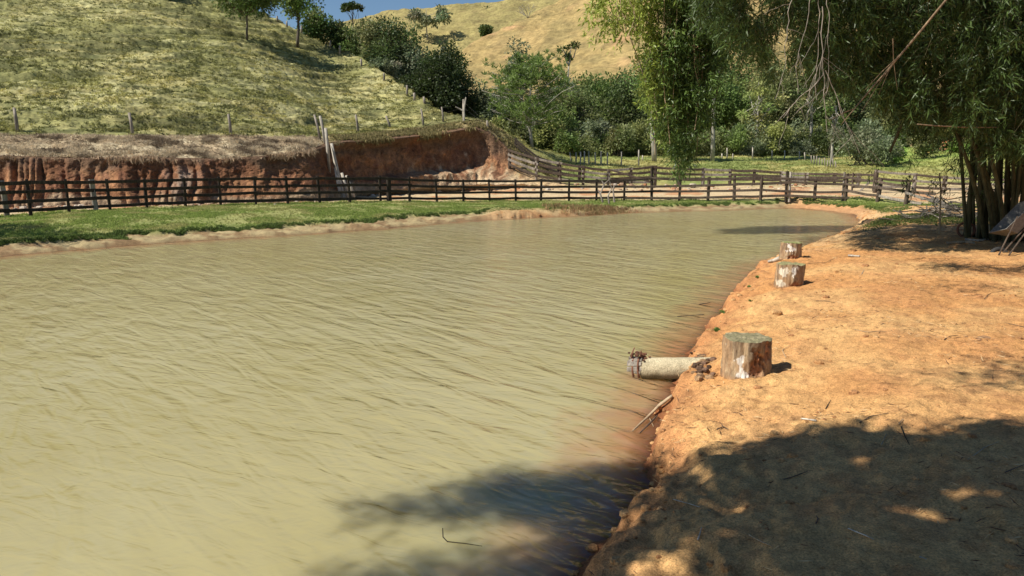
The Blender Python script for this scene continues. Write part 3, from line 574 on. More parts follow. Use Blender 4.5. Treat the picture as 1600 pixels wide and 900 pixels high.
# ------------------------------------------------------------------ trees
GRN = {'dark': (.085, .115, .035), 'mid': (.13, .18, .05), 'olive': (.18, .2, .075), 'light': (.2, .3, .07), 'greygreen': (.17, .2, .11), 'pine': (.16, .225, .06), 'yellow': (.28, .3, .1), 'vdark': (.045, .065, .02)}
def limb(a, b_, r0, r1, n=6, curve=.15, seed=0):
    a, b_ = np.asarray(a, float), np.asarray(b_, float); t = np.linspace(0, 1, 6)[:, None]; L = np.linalg.norm(b_-a)
    off = np.stack([vn(t[:, 0]*2.5+seed, 1.3), vn(t[:, 0]*2.5+seed, 4.3), vn(t[:, 0]*2.5+seed, 8.3)*.5], -1)*L*curve*np.sin(t*math.pi)
    return tube(a+(b_-a)*t+off, r0+(r1-r0)*t[:, 0], n, .15, seed)
def tree(px, py, D, hp, wp, style='round', col='mid', name='tree', label='', cat='tree', group=None, lean=0, tkr=None, bark='bark', dens=1., gnd=True, trunkvis=.25, seed=None):
    seed = seed or abs(int(px*7+py*3)); rg = np.random.default_rng(seed)
    if D is None: D = hitpx(px, py)[1]
    B = PT(px, py, D); B[2] = gz(B[0], B[1]) if gnd else B[2]
    H = PT(px, py-hp, D)[2]-B[2]; W = wp*D/F; e = empty(name, B-[0, 0, .1], label, cat, group)
    tb = MB(); tr = tkr or max(.06, H*.02); top = B+[lean*H, 0, H*.8]; cl = []
    def onT(f): return B+(top-B)*f/.8+np.array([.03*H*vn(f*3, seed*.31), .03*H*vn(f*3, seed*.31+5), 0])
    if style in ('round', 'bush', 'tall'):
        z0 = {'round': trunkvis, 'bush': .02, 'tall': .4}[style]; n = int({'round': 34, 'bush': 22, 'tall': 20}[style])
        cz_ = (1+z0)/2; rz = (1-z0)/2
        for i in range(n):
            d = rg.normal(size=3); d /= np.linalg.norm(d); r = rg.uniform(.35, .9)
            if i < n*.25: d[1] = -abs(d[1])
            sc = 1+.25*vn(d[0]*1.7+seed, d[1]*1.7, d[2]*1.7)
            c = B+np.array([lean*H*cz_, 0, 0])+np.array([d[0]*W*.5*r*sc, d[1]*W*.5*r*sc, H*(cz_+rz*d[2]*r*.92)])
            if style == 'bush': c[2] = max(c[2], B[2]+.1*H)
            cl.append((c, rg.uniform(.13, .22)*(W+H*.6)/1.6, 1))
    elif style == 'umbrella':
        for i in range(12):
            a_ = rg.uniform(0, 6.28); r = rg.uniform(0, 1)**.5; cl.append((B+np.array([lean*H+math.cos(a_)*W*.42*r, math.sin(a_)*W*.42*r, H*(.88+.1*(1-r*r))+rg.normal()*H*.02]), W*.15, .45))
    elif style == 'sparse':
        for i in range(15):
            d = rg.normal(size=3); d /= np.linalg.norm(d); r = rg.uniform(.55, 1)
            cl.append((B+np.array([d[0]*W*.5*r+lean*H, d[1]*W*.5*r, H*(.66+.32*d[2]*r)]), W*.13, .7))
    elif style == 'puffs':
        for (fx, fz, fr_) in ((-.32, .93, .2), (-.1, .88, .17), (.12, .95, .17), (.36, .97, .19), (0, .85, .15)): cl.append((B+np.array([fx*W, 0, fz*H]), W*fr_, .6))
    pts = []; dr = []; cs = []; Ls = []
    base = np.array(GRN[col]); lf = max(.1, D*.0034)
    if style == 'pine':
        for k in range(84):
            f = rg.uniform(.2, 1.0)**.9; a_ = rg.uniform(0, 6.28); L = W*.52*(1-.75*max(f-.28, 0)/.72)**.75*rg.uniform(.6, 1.05)*(1 if f > .36 else .7)
            s0 = onT(min(f*.97, .97)); tip = s0+np.array([math.cos(a_)*L, math.sin(a_)*L, L*rg.uniform(.15, .45)])
            tb.add(*limb(s0, tip, tr*.35*(1.2-f), .02, 4, .12, k))
            for q in range(9):
                u = rg.uniform(.35, 1.05); c = s0+(tip-s0)*u+rg.normal(size=3)*L*.12+[0, 0, .05*L]; m_ = 13
                dd = rg.normal(size=(m_, 3))*.7+[0, 0, .75]; pts.append(np.repeat(c[None], m_, 0)); dr.append(dd); Ls.append(np.full(m_, .42)*rg.uniform(.8, 1.2)); cs.append(np.repeat((base*rg.uniform(.7, 1.35))[None], m_, 0))
        wfac = .16
    elif style == 'bare':
        def rec(a, d, L, r, dep):
            b_ = a+d*L; tb.add(*limb(a, b_, r, r*.6, 4, .1, int(abs(b_[0]*91+b_[2]*37)) % 997))
            if dep:
                for _ in range(3): 
                    d2 = d+rg.normal(size=3)*.45; d2[2] = abs(d2[2])*.9+.15; d2 /= np.linalg.norm(d2); rec(a+d*L*rg.uniform(.5, 1), d2, L*.66, r*.6, dep-1)
        for _ in range(4):
            d = rg.normal(size=3)*.4; d[2] = 1; d /= np.linalg.norm(d); rec(B+0, d, H*.42, tr*.8, 3)
        wfac = .5
    else:
        for (c, r, fl) in cl:
            s_ = onT(rg.uniform(.3, .75) if style != 'puffs' else .78)
            if style == 'bush': s_ = B+rg.normal(size=3)*[.15*W, .15*W, 0]
            tb.add(*limb(s_, c, tr*.4, tr*.1, 5, .18, int(rg.integers(999))))
            m_ = int(120*dens*max(.6, min(4., (r/lf/3.2)**2)))
            d = rg.normal(size=(m_, 3)); d /= np.linalg.norm(d, axis=1)[:, None]; rad = r*rg.uniform(.2, 1.1, size=m_)**.6
            rad = rad*(1+.35*vn(d[:, 0]*2.5+c[0], d[:, 1]*2.5+c[1], d[:, 2]*2.5))
            p = c+d*rad[:, None]*[1, 1, .75*fl+.1]; pts.append(p); dr.append(d*.8+rg.normal(size=(m_, 3))*.8+[0, 0, -.1]); Ls.append(lf*rg.uniform(.6, 1.5, m_))
            cs.append(base*rg.uniform(.72, 1.3)*(1+rg.normal(size=(m_, 1))*.22).clip(.4, 1.8)*(1+rg.normal(size=(1, 3))*.06))
        # loose outer sprigs so the outline is uneven
        wfac = .55
    if style != 'bush' and style != 'bare':
        tb.add(*tube(np.array([onT(f) for f in np.linspace(0, .8 if style != 'pine' else .97, 8)]), tr*np.linspace(1.15, .3, 8), 7, .15, seed))
    tb.build('trunk' if style != 'bush' else 'stem', M[bark], parent=e, loc=e.location, smooth=True)
    if pts:
        pts, dr, Ls, cs = np.concatenate(pts), np.concatenate(dr), np.concatenate(Ls), np.concatenate(cs)
        V, Fq = cards(pts, dr, Ls, Ls*wfac)
        mk('crown' if style != 'bush' else 'foliage', V, Fq, M['leaf'], parent=e, loc=e.location, col=np.repeat(cs.clip(.01, .6), 4, 0))
    return e
RT = 'trees along the pasture ridge'; WT = 'trees of the wood beyond the paddock'; BS = 'bushes along the paddock edge'
TREES = [
 (388,62,None,96,88,'round','mid','tree','airy small tree on a thin trunk standing alone on the pasture, casting a long shadow','tree',None,dict(trunkvis=.38,dens=.9)),
 (466,73,None,125,60,'round','pine','tree','tall slender light green tree on the pasture below the ridge','tree',None,dict(trunkvis=.3,dens=.7)),
 (412,26,88,62,66,'round','dark','tree','dark bushy tree on the ridge between the two lone pasture trees','tree',RT,{}),
 (375,6,92,52,56,'round','dark','tree','dark tree at the very top of the pasture ridge','tree',RT,{}),
 (496,62,92,52,52,'round','mid','tree','green tree at the left end of the ridge line of small trees','tree',RT,dict(trunkvis=.05)),
 (524,76,93,54,48,'round','dark','tree','small dark tree below the umbrella shaped tree on the ridge','tree',RT,dict(trunkvis=.05)),
 (551,92,92,56,52,'round','mid','tree','small ridge tree directly left of the big dark grove','tree',RT,dict(trunkvis=.05)),
 (549,38,390,32,30,'umbrella','vdark','umbrella_tree','flat-topped umbrella shaped tree silhouetted against the blue sky','tree',None,dict(lean=.05)),
 (588,112,86,90,76,'round','olive','tree','olive tree at the upper left of the dark grove','tree',RT,dict(trunkvis=.03)),
 (618,132,85,112,86,'round','dark','tree','tall broad tree forming the top of the dark grove','tree',RT,dict(trunkvis=.03)),
 (644,150,84,88,70,'round','greygreen','tree','grey-green tree with shaded foot in the middle of the grove','tree',RT,dict(trunkvis=.03)),
 (694,166,88,118,84,'round','dark','tree','tree behind the darkest round tree of the grove','tree',RT,dict(trunkvis=.03)),
 (682,182,72,112,104,'round','vdark','tree','darkest round tree standing at the lower end of the grove','tree',RT,dict(trunkvis=.03,dens=1.2)),
 (722,190,74,92,70,'round','vdark','tree','dark tree at the right foot of the grove above the bank','tree',RT,dict(trunkvis=.03)),
 (600,140,77,46,50,'bush','greygreen','bush','grey-green bush against the ridge posts under the grove','bush',None,{}),
 (668,62,None,58,60,'sparse','greygreen','tree','lone grey tree with pale trunk on the golden hill above the grove','tree',None,dict(bark='palebark',dens=1.3)),
 (758,205,86,86,66,'round','greygreen','tree','grey-green tree just right of the forked post','tree',WT,dict(trunkvis=.05)),
 (790,205,92,86,62,'round','dark','tree','dim tree left of the pine, behind its lower branches','tree',WT,dict(trunkvis=.05)),
 (812,196,112,134,40,'tall','greygreen','tree','tall narrow tree rising above the pine crown against the golden hill','tree',None,dict(trunkvis=.3)),
 (829,229,63,134,185,'pine','pine','pine_tree','bright green pine with straight pale trunk beside the chute fence','tree',None,dict(bark='palebark')),
 (887,200,118,136,32,'puffs','dark','tree','spindly tree with two leaf tufts on a long thin pale trunk','tree',None,dict(bark='palebark')),
 (868,240,84,84,62,'round','mid','tree','rounded tree between the pine and the wire fence','tree',WT,dict(trunkvis=.05)),
 (905,243,88,112,84,'round','olive','tree','olive-green tree under the spindly trunk','tree',WT,dict(trunkvis=.05)),
 (945,243,96,138,86,'round','mid','tree','middle tree of the wood, left of the vine curtain','tree',WT,dict(trunkvis=.05)),
 (985,243,92,146,84,'round','dark','tree','darkest tree of the wood, just left of the vine curtain','tree',WT,dict(trunkvis=.05)),
 (926,244,84,62,60,'bush','greygreen','bush','greyish bush low in front of the wood','bush',BS,{}),
 (968,244,80,54,56,'bush','olive','bush','olive bush behind the thin wire fence posts','bush',BS,{}),
 (886,243,78,40,46,'bush','mid','bush','small bush at the left end of the thin wire fence','bush',BS,{}),
 (1018,246,72,190,60,'tall','mid','tree','tree with whitewashed trunk foot half hidden by the vine curtain','tree',None,dict(bark='palebark')),
 (1107,246,72,300,64,'tall','dark','tree','very tall slim tree with whitewashed foot right of the vine curtain','tree',None,dict(bark='palebark',trunkvis=.7,tkr=.2)),
 (1045,244,96,120,84,'round','mid','tree','tree of the wood directly behind the vine curtain','tree',WT,dict(trunkvis=.05)),
 (1082,244,90,100,60,'round','olive','tree','small tree between the two whitewashed trunks','tree',WT,dict(trunkvis=.05)),
 (1150,236,116,158,110,'round','mid','tree','domed green tree crown against the golden hill right of the tall slim tree','tree',WT,dict(trunkvis=.05)),
 (1180,246,88,128,80,'sparse','yellow','tree','thin yellowish tree with a white leaning trunk at the paddock edge','tree',None,dict(bark='palebark',dens=1.2)),
 (1228,246,92,140,84,'round','olive','tree','olive tree behind the dry hanging bamboo twigs','tree',WT,dict(trunkvis=.1,bark='palebark')),
 (1265,250,82,150,54,'sparse','olive','tree','sparse tree on a thin pale stem beside the paling fence','tree',None,dict(bark='palebark',dens=1.2)),
 (1300,262,64,120,44,'sparse','mid','tree','young tree with a straight white pole-like trunk near the paling fence','tree',None,dict(bark='palebark')),
 (1288,248,98,136,90,'round','dark','tree','dark tree behind the young white-trunked tree','tree',WT,dict(trunkvis=.05)),
 (1350,268,60,76,104,'bush','greygreen','bush','wide grey-green bush above the small gate','bush',None,dict(dens=1.5)),
 (1400,240,84,110,90,'round','olive','tree','olive tree behind the wide grey-green bush','tree',WT,dict(trunkvis=.05)),
 (1442,262,64,62,56,'bush','olive','bush','olive bush beside the bare orange soil patch','bush',BS,{}),
 (1395,258,62,40,30,'bush','light','bush','bright green leafy clump in the sunlit meadow','bush',BS,{}),
 (1500,262,66,44,50,'bush','light','bush','pale leafy bush just left of the bamboo stems','bush',BS,{}),
 (1470,225,96,80,70,'round','olive','tree','tree above the orange soil patch','tree',WT,dict(trunkvis=.05)),
 (1530,240,90,120,90,'round','dark','tree','tree seen dimly behind the bamboo stems','tree',WT,{}),
 (1600,245,90,130,100,'round','mid','tree','tree at the right edge behind the bamboo','tree',WT,{}),
 (758,56,None,16,18,'round','dark','tree','lone dark shrub in the fold of the golden hill','bush',None,dict(trunkvis=.05)),
 (825,28,None,30,26,'bare','dark','bare_tree','leafless grey tree on the crest of the golden hill','tree',None,dict(bark='palebark')),
 (607,19,418,8,14,'round','vdark','tree','tiny dark tree on the far skyline left of the grey tree','tree',None,dict(trunkvis=.05)),
 (700,9,418,6,11,'round','vdark','tree','low dark shrub on the far skyline','tree',None,dict(trunkvis=.02)),
 (728,8,418,11,20,'round','vdark','tree','flat dark tree clump on the far skyline','tree',None,dict(trunkvis=.02)),
 (757,6,418,9,14,'round','vdark','tree','rightmost small dark tree on the far skyline','tree',None,dict(trunkvis=.02)),
 (175,-25,84,110,80,'round','dark','tree','pasture tree above the top of the photo whose shadow falls down the slope','tree',None,{}),
]
DEEP = [(742,95,'dusky tree deep in the wood right behind the forked post'),(775,92,'tree filling the gap between the forked post and the pine'),(850,110,'tree deep in the wood just right of the pine top'),(880,118,'tree deep in the wood around the foot of the spindly tree'),(925,128,'tree deep in the wood right of the spindly tree'),(965,132,'tree deep in the wood where its top line rises highest before the vine curtain'),(1008,128,'tree deep in the wood at the left border of the vine curtain'),(1065,130,'tree deep in the wood hidden by the thick of the vine curtain'),(1120,140,'tree deep in the wood behind the very tall slim tree'),(1205,150,'tree deep in the wood left of the dry hanging bamboo twigs'),(1255,140,'tree deep in the wood behind the paling fence'),(1320,140,'tree deep in the wood left above the wide grey-green bush'),(1370,120,'tree deep in the wood under the tip of the slanting cane'),(1430,128,'tree deep in the wood behind the dark slanting culm'),(1560,140,'tree deep in the wood straight behind the bamboo stems')]
for i, (x_, h_, l_) in enumerate(DEEP):
    TREES.append((x_, 240, 104+random.uniform(-4, 6), h_, 92, 'round', ['mid', 'olive', 'dark', 'greygreen'][i % 4], 'tree', l_, 'tree', 'deeper trees of the wood', dict(trunkvis=.03)))
us = []; ud = []; uc = []
for i in range(150):
    x_ = rng.uniform(745, 1330) if i < 120 else rng.uniform(1330, 1640); D_ = rng.uniform(80, 95); b0 = PT(x_, 243, D_); b0[2] = gz(b0[0], b0[1]); hh_ = rng.uniform(1.2, 4); ww_ = rng.uniform(1, 2.4); bc_ = np.array(GRN[random.choice(['mid', 'olive', 'dark', 'greygreen', 'olive', 'yellow'])])*rng.uniform(.75, 1.2)
    for k in range(7):
        c_ = b0+np.array([rng.normal()*ww_*.5, rng.normal()*ww_*.5, hh_*rng.uniform(.1, .9)]); d = rdir(150); us.append(c_+d*ww_*.42*rng.uniform(.3, 1.1, (150, 1))); ud.append(d+rng.normal(size=(150, 3))*.8); uc.append(bc_*rng.uniform(.7, 1.3)*(1+rng.normal(size=(150, 1))*.2).clip(.5, 1.7))
us, ud, uc = np.concatenate(us), np.concatenate(ud), np.concatenate(uc); V, Fq = cards(us, ud, rng.uniform(.18, .4, len(us)), .16)
mk('undergrowth', V, Fq, M['leaf'], col=np.repeat(uc.clip(.01, .6), 4, 0), kind='stuff', label='leafy undergrowth filling the foot of the wood beyond the paddock', cat='undergrowth')
for a in TREES:
    tree(*a[:6], col=a[6], name=a[7], label=a[8], cat=a[9], group=a[10], **a[11])
# off to the left on the strip, shading its near end
tree(-258, 372, 20.4, 330, 250, 'round', 'mid', 'tree', 'broad tree left of the photo shading the near end of the grass strip', 'tree', trunkvis=.35)
def blades(P, n, L, wd, col, spread=.5, up=1., name='grass', mat='grass', kind='stuff', label=None, parent=None, droop=0, colvar=.25, cat='grass', group=None):
    N = len(P)*n; B = np.repeat(P, n, 0)+rng.normal(size=(N, 3))*[L*.25, L*.25, 0]; d = rng.normal(size=(N, 3))*spread; d[:, 2] = np.abs(d[:, 2])+up
    d /= np.linalg.norm(d, axis=1)[:, None]; LL = (L*rng.uniform(.5, 1.4, N))[:, None]; S = np.cross(d, rng.normal(size=(N, 3))); S /= np.linalg.norm(S, axis=1)[:, None]
    mid = B+d*LL*.6; tip = mid+(d*.4+[0, 0, -droop])*LL; W2 = wd*rng.uniform(.6, 1.3, N)[:, None]
    V = np.stack([B-S*W2, B+S*W2, mid+S*W2*.7, tip, mid-S*W2*.7], 1).reshape(-1, 3); Fq = np.arange(N*5).reshape(N, 5)
    c = np.repeat(np.broadcast_to(np.asarray(col), (len(P), 3)), n, 0)*(1+rng.normal(size=(N, 1))*colvar).clip(.4, 1.8)
    return mk(name, V, Fq, M[mat], col=np.repeat(c.clip(.01, .8), 5, 0), label=label, cat=cat, kind=kind, parent=parent, group=group, loc=(parent.location if parent else None))
def sample(Gr, wt, N):
    """random points on a terrain grid with a weight per cell"""
    a, b_, c_, d_ = Gr[:-1, :-1], Gr[:-1, 1:], Gr[1:, 1:], Gr[1:, :-1]
    area = np.linalg.norm(np.cross(b_-a, d_-a), axis=-1); ww = (area*wt[:-1, :-1]).ravel(); ww = ww/ww.sum()
    i = rng.choice(len(ww), N, p=ww); u, v = rng.random((2, N, 1)); a, b_, c_, d_ = [q.reshape(-1, 3)[i] for q in (a, b_, c_, d_)]
    return a*(1-u)*(1-v)+b_*u*(1-v)+c_*u*v+d_*(1-u)*v, i
def sight(Gr, fl=1.): return fl/np.maximum(Gr[..., 1], 5)**1.2*(np.abs(Gr[..., 0]) < Gr[..., 1]*.78)
# pasture
tpad = np.broadcast_to(pxs_, TX.shape); rowi = np.arange(nt_)[:, None]*np.ones(NC)
wt = sight(top)*(rowi >= r1)*(rowi < r1+r2)*sst(840, 780, tpad)*(.15+sst(-.2, .5, fbm(TX*.9, TY*.9, 0, 3, 311))); P, ii = sample(top, wt, 15000); kk_ = np.repeat(np.arange(len(P)), 4); P = P[kk_]+rng.normal(size=(len(kk_), 3))*[.12, .12, .02]
hcs = hc[:-1, :-1].reshape(-1, 3)[ii][kk_]*rng.uniform(.75, 1.2, (len(kk_), 1)); blades(P, 4, .15, .018, hcs*[1.15, 1.17, 1.0], .7, .8, 'grass', label='tufted yellow-green grass covering the terraced pasture', droop=.5)
wt = sight(top)*(rowi >= r1)*(rowi < r1+r2)*sst(840, 780, tpad)*(.1+sst(.0, .5, fbm(TX*.7, TZ*2.4, TY*.2, 3, 319))); P, ii = sample(top, wt, 9000)
blades(P+[0, 0, -.03], 12, .21, .014, mixc((.07, .085, .028), (.17, .17, .06), rng.random(len(P))**1.5), .8, .6, 'weeds', label='darker weed clumps dotted along the terraces of the pasture', droop=.4)
wt = sight(top)*(rowi >= r1*.3)*(rowi < r1+r2)*sst(820, 900, tpad); P, ii = sample(top, wt, 16000)
blades(P, 4, .16, .02, hc[:-1, :-1].reshape(-1, 3)[ii]*1.05, .6, .9, 'grass', label='short pale grass of the flat paddock beyond the corral', droop=.3)
# dry grass apron over the cut + shaggy lip
wt = sight(top)*(rowi < r1)*sst(510, 480, tpad); P, ii = sample(top, wt*(.1+sst(-.2, .5, fbm(TX*1.1, TY*1.1, 0, 3, 777))), 11000)
blades(P, 5, .2, .009, mixc((.52, .43, .3), (.2, .15, .1), sst(-.3, .5, fbm(P[:, 0]*1.7, P[:, 1]*1.7, 0, 3, 5))), 1.3, .15, 'dry_grass', 'dry', label='matted dry straw-coloured grass on the ledge above the left cut bank', droop=.35)
wt = sight(top)*(rowi < r1)*sst(500, 530, tpad)*sst(880, 830, tpad); P, ii = sample(top, wt*(.1+sst(-.1, .5, fbm(TX*1.3, TY*1.3, 0, 3, 778))), 5000)
blades(P, 6, .24, .012, mixc((.2, .19, .07), (.32, .25, .13), rng.random(len(P))), .9, .4, 'grass', label='shaggy grass fringe overhanging the red earth recess', droop=.8)
lipw = np.zeros(CUT.shape[:2]); lipw[-9:] = 1; lipw = lipw*sight(CUT)*np.clip(hgt/2, 0, 1)[None]*(.2+sst(0, .5, vn(S2*.6, 3, 0, 5))); P, ii = sample(CUT, lipw*(.03+sst(.1, .5, vn(S2*.9, 3.7, 0, 55))), 900); pxq = PXc[:-1, :-1].ravel()[ii]
blades(P+[0, -.05, 0], 8, .2, .008, mixc((.45, .34, .23), (.24, .2, .09), sst(480, 540, pxq)), .7, .1, 'dry_grass', 'dry', label='dry grass tufts hanging over the brow of the earth cut', droop=1.3)
# green strip by the water
wt = sight(GV)*(np.clip(TURF, 0, 1)*sst(1.5, -.3, DF)*(NEAR < .3))*(.2+sst(-.3, .3, fbm(X*.9, Y*.9, 0, 3, 131)+.15)); P, ii = sample(GV, wt, 46000)
gc = mixc((.23, .29, .075), (.34, .33, .13), sst(-.1, .8, fbm(P[:, 0]*.8, P[:, 1]*.8, 0, 4, 130)))
blades(P, 4, .065, .010, gc, .8, .7, 'grass', label='low bright green grass on the strip between fence and water', droop=.2)
ed_w = sight(GV)*((TURF > .05)*(TURF < .95)*(NEAR < .3)); P, ii = sample(GV, ed_w, 5000)
blades(P, 5, .10, .011, (.12, .17, .045), .8, .5, 'grass', label='overhanging turf edge above the sandy ledge of the far shore', droop=.6)
wt = sight(GV)*NEAR*sst(20, 25, Y)*sst(-.4, .3, fbm(X*.5, Y*.5, 0, 3, 120)+.25)*sst(.4, 1., SD); P, ii = sample(GV, wt, 9000)
blades(P, 4, .07, .011, (.16, .2, .06), .8, .7, 'grass', label='shaded grass patch between the bamboo and the pond corner', droop=.2)
# reddish dry reeds on the far shore
P = np.array([PT(px, 0, 1)*0+[(px-800)/F/1.014*D, D, 0] for px, D in zip(rng.uniform(850, 1003, 700), rng.uniform(33.2, 36.5, 700))]); P = P[rng.random(700) < .35+.65*sst(.9, .2, np.abs((P[:, 0]/P[:, 1]*F*1.014+800-945)/62))]
P[:, 2] = H1(P[:, 0], P[:, 1]); P = P[P[:, 2] > -.08]
blades(P, 9, .3, .008, mixc((.3, .16, .09), (.25, .23, .1), rng.random(len(P))), .5, .8, 'reeds', 'dry', label='reddish dry weeds standing at the water edge of the far shore', cat='weeds', droop=.3)
# rubble along the cut foot
mb = MB()
def rock(c, r, seed, sq=.7):
    n = 8; th = np.arange(n)*2*math.pi/n; Vv = []
    for a_ in (-.9, -.3, .4, .9):
        rr_ = r*math.cos(a_)*(1+.35*vn(np.cos(th)*1.3+seed, np.sin(th)*1.3, a_)); Vv.append(np.stack([np.cos(th)*rr_, np.sin(th)*rr_, np.full(n, r*sq*math.sin(a_))], -1)+c)
    Vv = np.concatenate(Vv); i = np.arange(3)[:, None]*n; j = np.arange(n)[None]
    return Vv, [np.stack([i+j, i+(j+1) % n, i+n+(j+1) % n, i+n+j], -1).reshape(-1, 4), np.array([list(range(n))[::-1], list(range(3*n, 4*n))])]
for i in range(1100):
    c = rng.integers(60, NC-300); 
    if px0[c] > 860 and rng.random() < .6: continue
    D = Dend[c]-abs(rng.normal())*.9+.3; p = np.array([ks[c]*D, D, 0]); p[2] = g1(p[0], p[1]) if D < Dend[c] else GV[-1, c, 2]+.15
    r = abs(rng.normal())*.07+.03; mb.add(*rock(p, r, i), c=np.array(random.choice([(.42, .3, .2), (.5, .42, .34), (.35, .17, .09), (.3, .2, .13)])))
mb.build('rubble', M['earth'], kind='stuff', label='crumbled earth and stones along the foot of the cut bank', cat='rubble')
#PART3
# ------------------------------------------------------------------ stumps
def mat_stump(name, white):
    m, n, b, o = newmat(name); at = n.nodes.new('ShaderNodeAttribute'); at.attribute_name = 'Col'
    tc = n.nodes.new('ShaderNodeTexCoord'); mp = n.nodes.new('ShaderNodeVectorMath'); mp.operation = 'MULTIPLY'; mp.inputs[1].default_value = (1, 1, .3); n.links.new(tc.outputs['Object'], mp.inputs[0])
    f = noise(n, mp.outputs[0], 26, 5, .7); c = mulcol(n, at.outputs['Color'], mapr(n, f, .3, .7, .55, 1.4)); n.links.new(c, b.inputs['Base Color'])
    b.inputs['Roughness'].default_value = .9; b.inputs['Specular IOR Level'].default_value = .2
    bp = n.nodes.new('ShaderNodeBump'); bp.inputs['Distance'].default_value = .02; n.links.new(noise(n, mp.outputs[0], 38, 5, .7), bp.inputs['Height']); n.links.new(bp.outputs[0], b.inputs['Normal']); return m
M['stump'] = mat_stump('stump_bark', 0)
def stump(px, py, wpx, hpx, label, seed, topcol, patches, hole):
    B0 = PZ(px, py, .56); B0[2] = g1(B0[0], B0[1]); B0 = PZ(px, py, B0[2]); D = B0[1]; r = wpx*D/F*.5; H = hpx*D/F*1.06; B0[1] += r*.9; B0[2] = g1(B0[0], B0[1])-.04
    e = empty('tree_stump', B0, label, 'stump', 'sawn stump seats along the pond bank')
    n, m = 120, 60; th = np.arange(n)*2*math.pi/n; t = np.linspace(0, 1, m); TH, TT = np.meshgrid(th, t); cx, sx = np.cos(TH), np.sin(TH)
    # angle 0 = +X; camera side = -Y
    fr_ = fbm(cx*1.2+seed, sx*1.2, TT*.5, 3, seed); rid = np.abs(vn(cx*6+.5*vn(TT*3, seed), sx*6, TT*1.1+seed)); rid2 = fbm(cx*9, sx*9, TT*4, 3, seed+50)
    rad = r*(1+.06*fr_+.09*rid+.03*rid2+.05*(1-TT)**2-.03)
    aT = (TH+math.pi/2+math.atan2(B0[0], B0[1])+math.pi) % (2*math.pi)-math.pi       # 0 facing camera, + to the right
    col = np.ones(TH.shape+(3,))*np.array((.36, .23, .13)); col = mixc(col, (.46, .35, .22), sst(.2, .7, fbm(cx*3, sx*3, TT*1.2, 4, seed+3)+.25)*.6); col = mixc(col, (.12, .085, .06), sst(.25, .7, rid)*.6)
    for (a0, t0, sa, st_, cc_) in patches:
        q = np.exp(-((aT-a0)/sa)**2-((TT-t0)/st_)**2)+.38*fbm(cx*6, sx*6, TT*6, 3, seed+9); col = mixc(col, cc_, sst(.45, .6, q))
    for (a0, t0, sa, st_, dep) in hole:
        q = np.exp(-((aT-a0)/sa)**2-((TT-t0)/st_)**2); k_ = sst(.25, .75, q+.3*fbm(cx*5, sx*5, TT*5, 3, seed+19)); rad = rad-r*dep*k_*(1+.6*fbm(cx*9, sx*9, TT*9, 3, seed+29)); col = mixc(col, (.36, .16, .08), k_*.9)
        col = mixc(col, (.1, .05, .03), k_*sst(.1, .6, fbm(cx*9, sx*9, TT*9, 3, seed+29))*.8)
    col = mixc(col, (.42, .24, .12), sst(.14, .0, TT)*.7)
    hz = H*TT+.012*vn(cx*2+seed, sx*2)*TT; V = np.stack([rad*cx, rad*sx, hz], -1).reshape(-1, 3)+B0
    i = np.arange(m-1)[:, None]*n; j = np.arange(n)[None]; q = np.stack([i+j, i+(j+1) % n, i+n+(j+1) % n, i+n+j], -1).reshape(-1, 4)
    mk('bark', V, q, M['stump'], parent=e, loc=B0, col=col.reshape(-1, 3), smooth=True)
    k = 16; fr2 = np.linspace(1, 0, k)[:, None]; V = np.stack([rad[-1]*np.cos(th)*fr2, rad[-1]*np.sin(th)*fr2, hz[-1]*fr2+hz[-1].mean()*(1-fr2)+.004*vn(np.cos(th)*fr2*8, np.sin(th)*fr2*8)+.005*(fr2 < .97)], -1)
    rings = .5+.5*np.sin(fr2*55+2*vn(np.cos(th)*2, np.sin(th)*2)); cc_ = mixc(np.ones(rings.shape+(3,))*np.array(topcol), np.array(topcol)*.62, rings*.5); nz = fbm(np.cos(th)*fr2*3, np.sin(th)*fr2*3, 0, 3, seed); cc_ = mixc(cc_, (.38, .32, .2), sst(.1, .6, nz)*.6)
    i = np.arange(k-1)[:, None]*n; q = np.stack([i+j, i+(j+1) % n, i+n+(j+1) % n, i+n+j], -1).reshape(-1, 4)
    mk('sawn_top', V.reshape(-1, 3)+B0, q, M['stump'], parent=e, loc=B0, col=cc_.reshape(-1, 3), smooth=False)
    return e
W_ = (.78, .73, .66)
stump(1176, 588, 75, 63, 'nearest and largest sawn stump, mossy green top, white patch and red-brown rot hole', 3, (.27, .24, .135), [(-.25, .55, .17, .13, W_), (-.12, .14, .3, .2, W_)], [(.5, .42, .38, .38, .13), (1.0, .75, .2, .3, .08)])
stump(1241, 448, 43, 36, 'middle sawn stump of the three, pale flaking bark and a dark crack at its foot', 11, (.3, .27, .13), [(-.5, .7, .45, .25, (.66, .58, .46)), (.2, .75, .25, .2, W_), (-.7, .2, .5, .2, (.6, .52, .4)), (.5, .9, .2, .1, (.62, .54, .44))], [(.45, .15, .5, .16, .12)])
stump(1240, 403, 31, 25, 'farthest sawn stump of the three, white patch on its side, beside a pale log', 19, (.26, .27, .1), [(.0, .65, .42, .25, W_)], [(.25, .15, .5, .14, .1)])
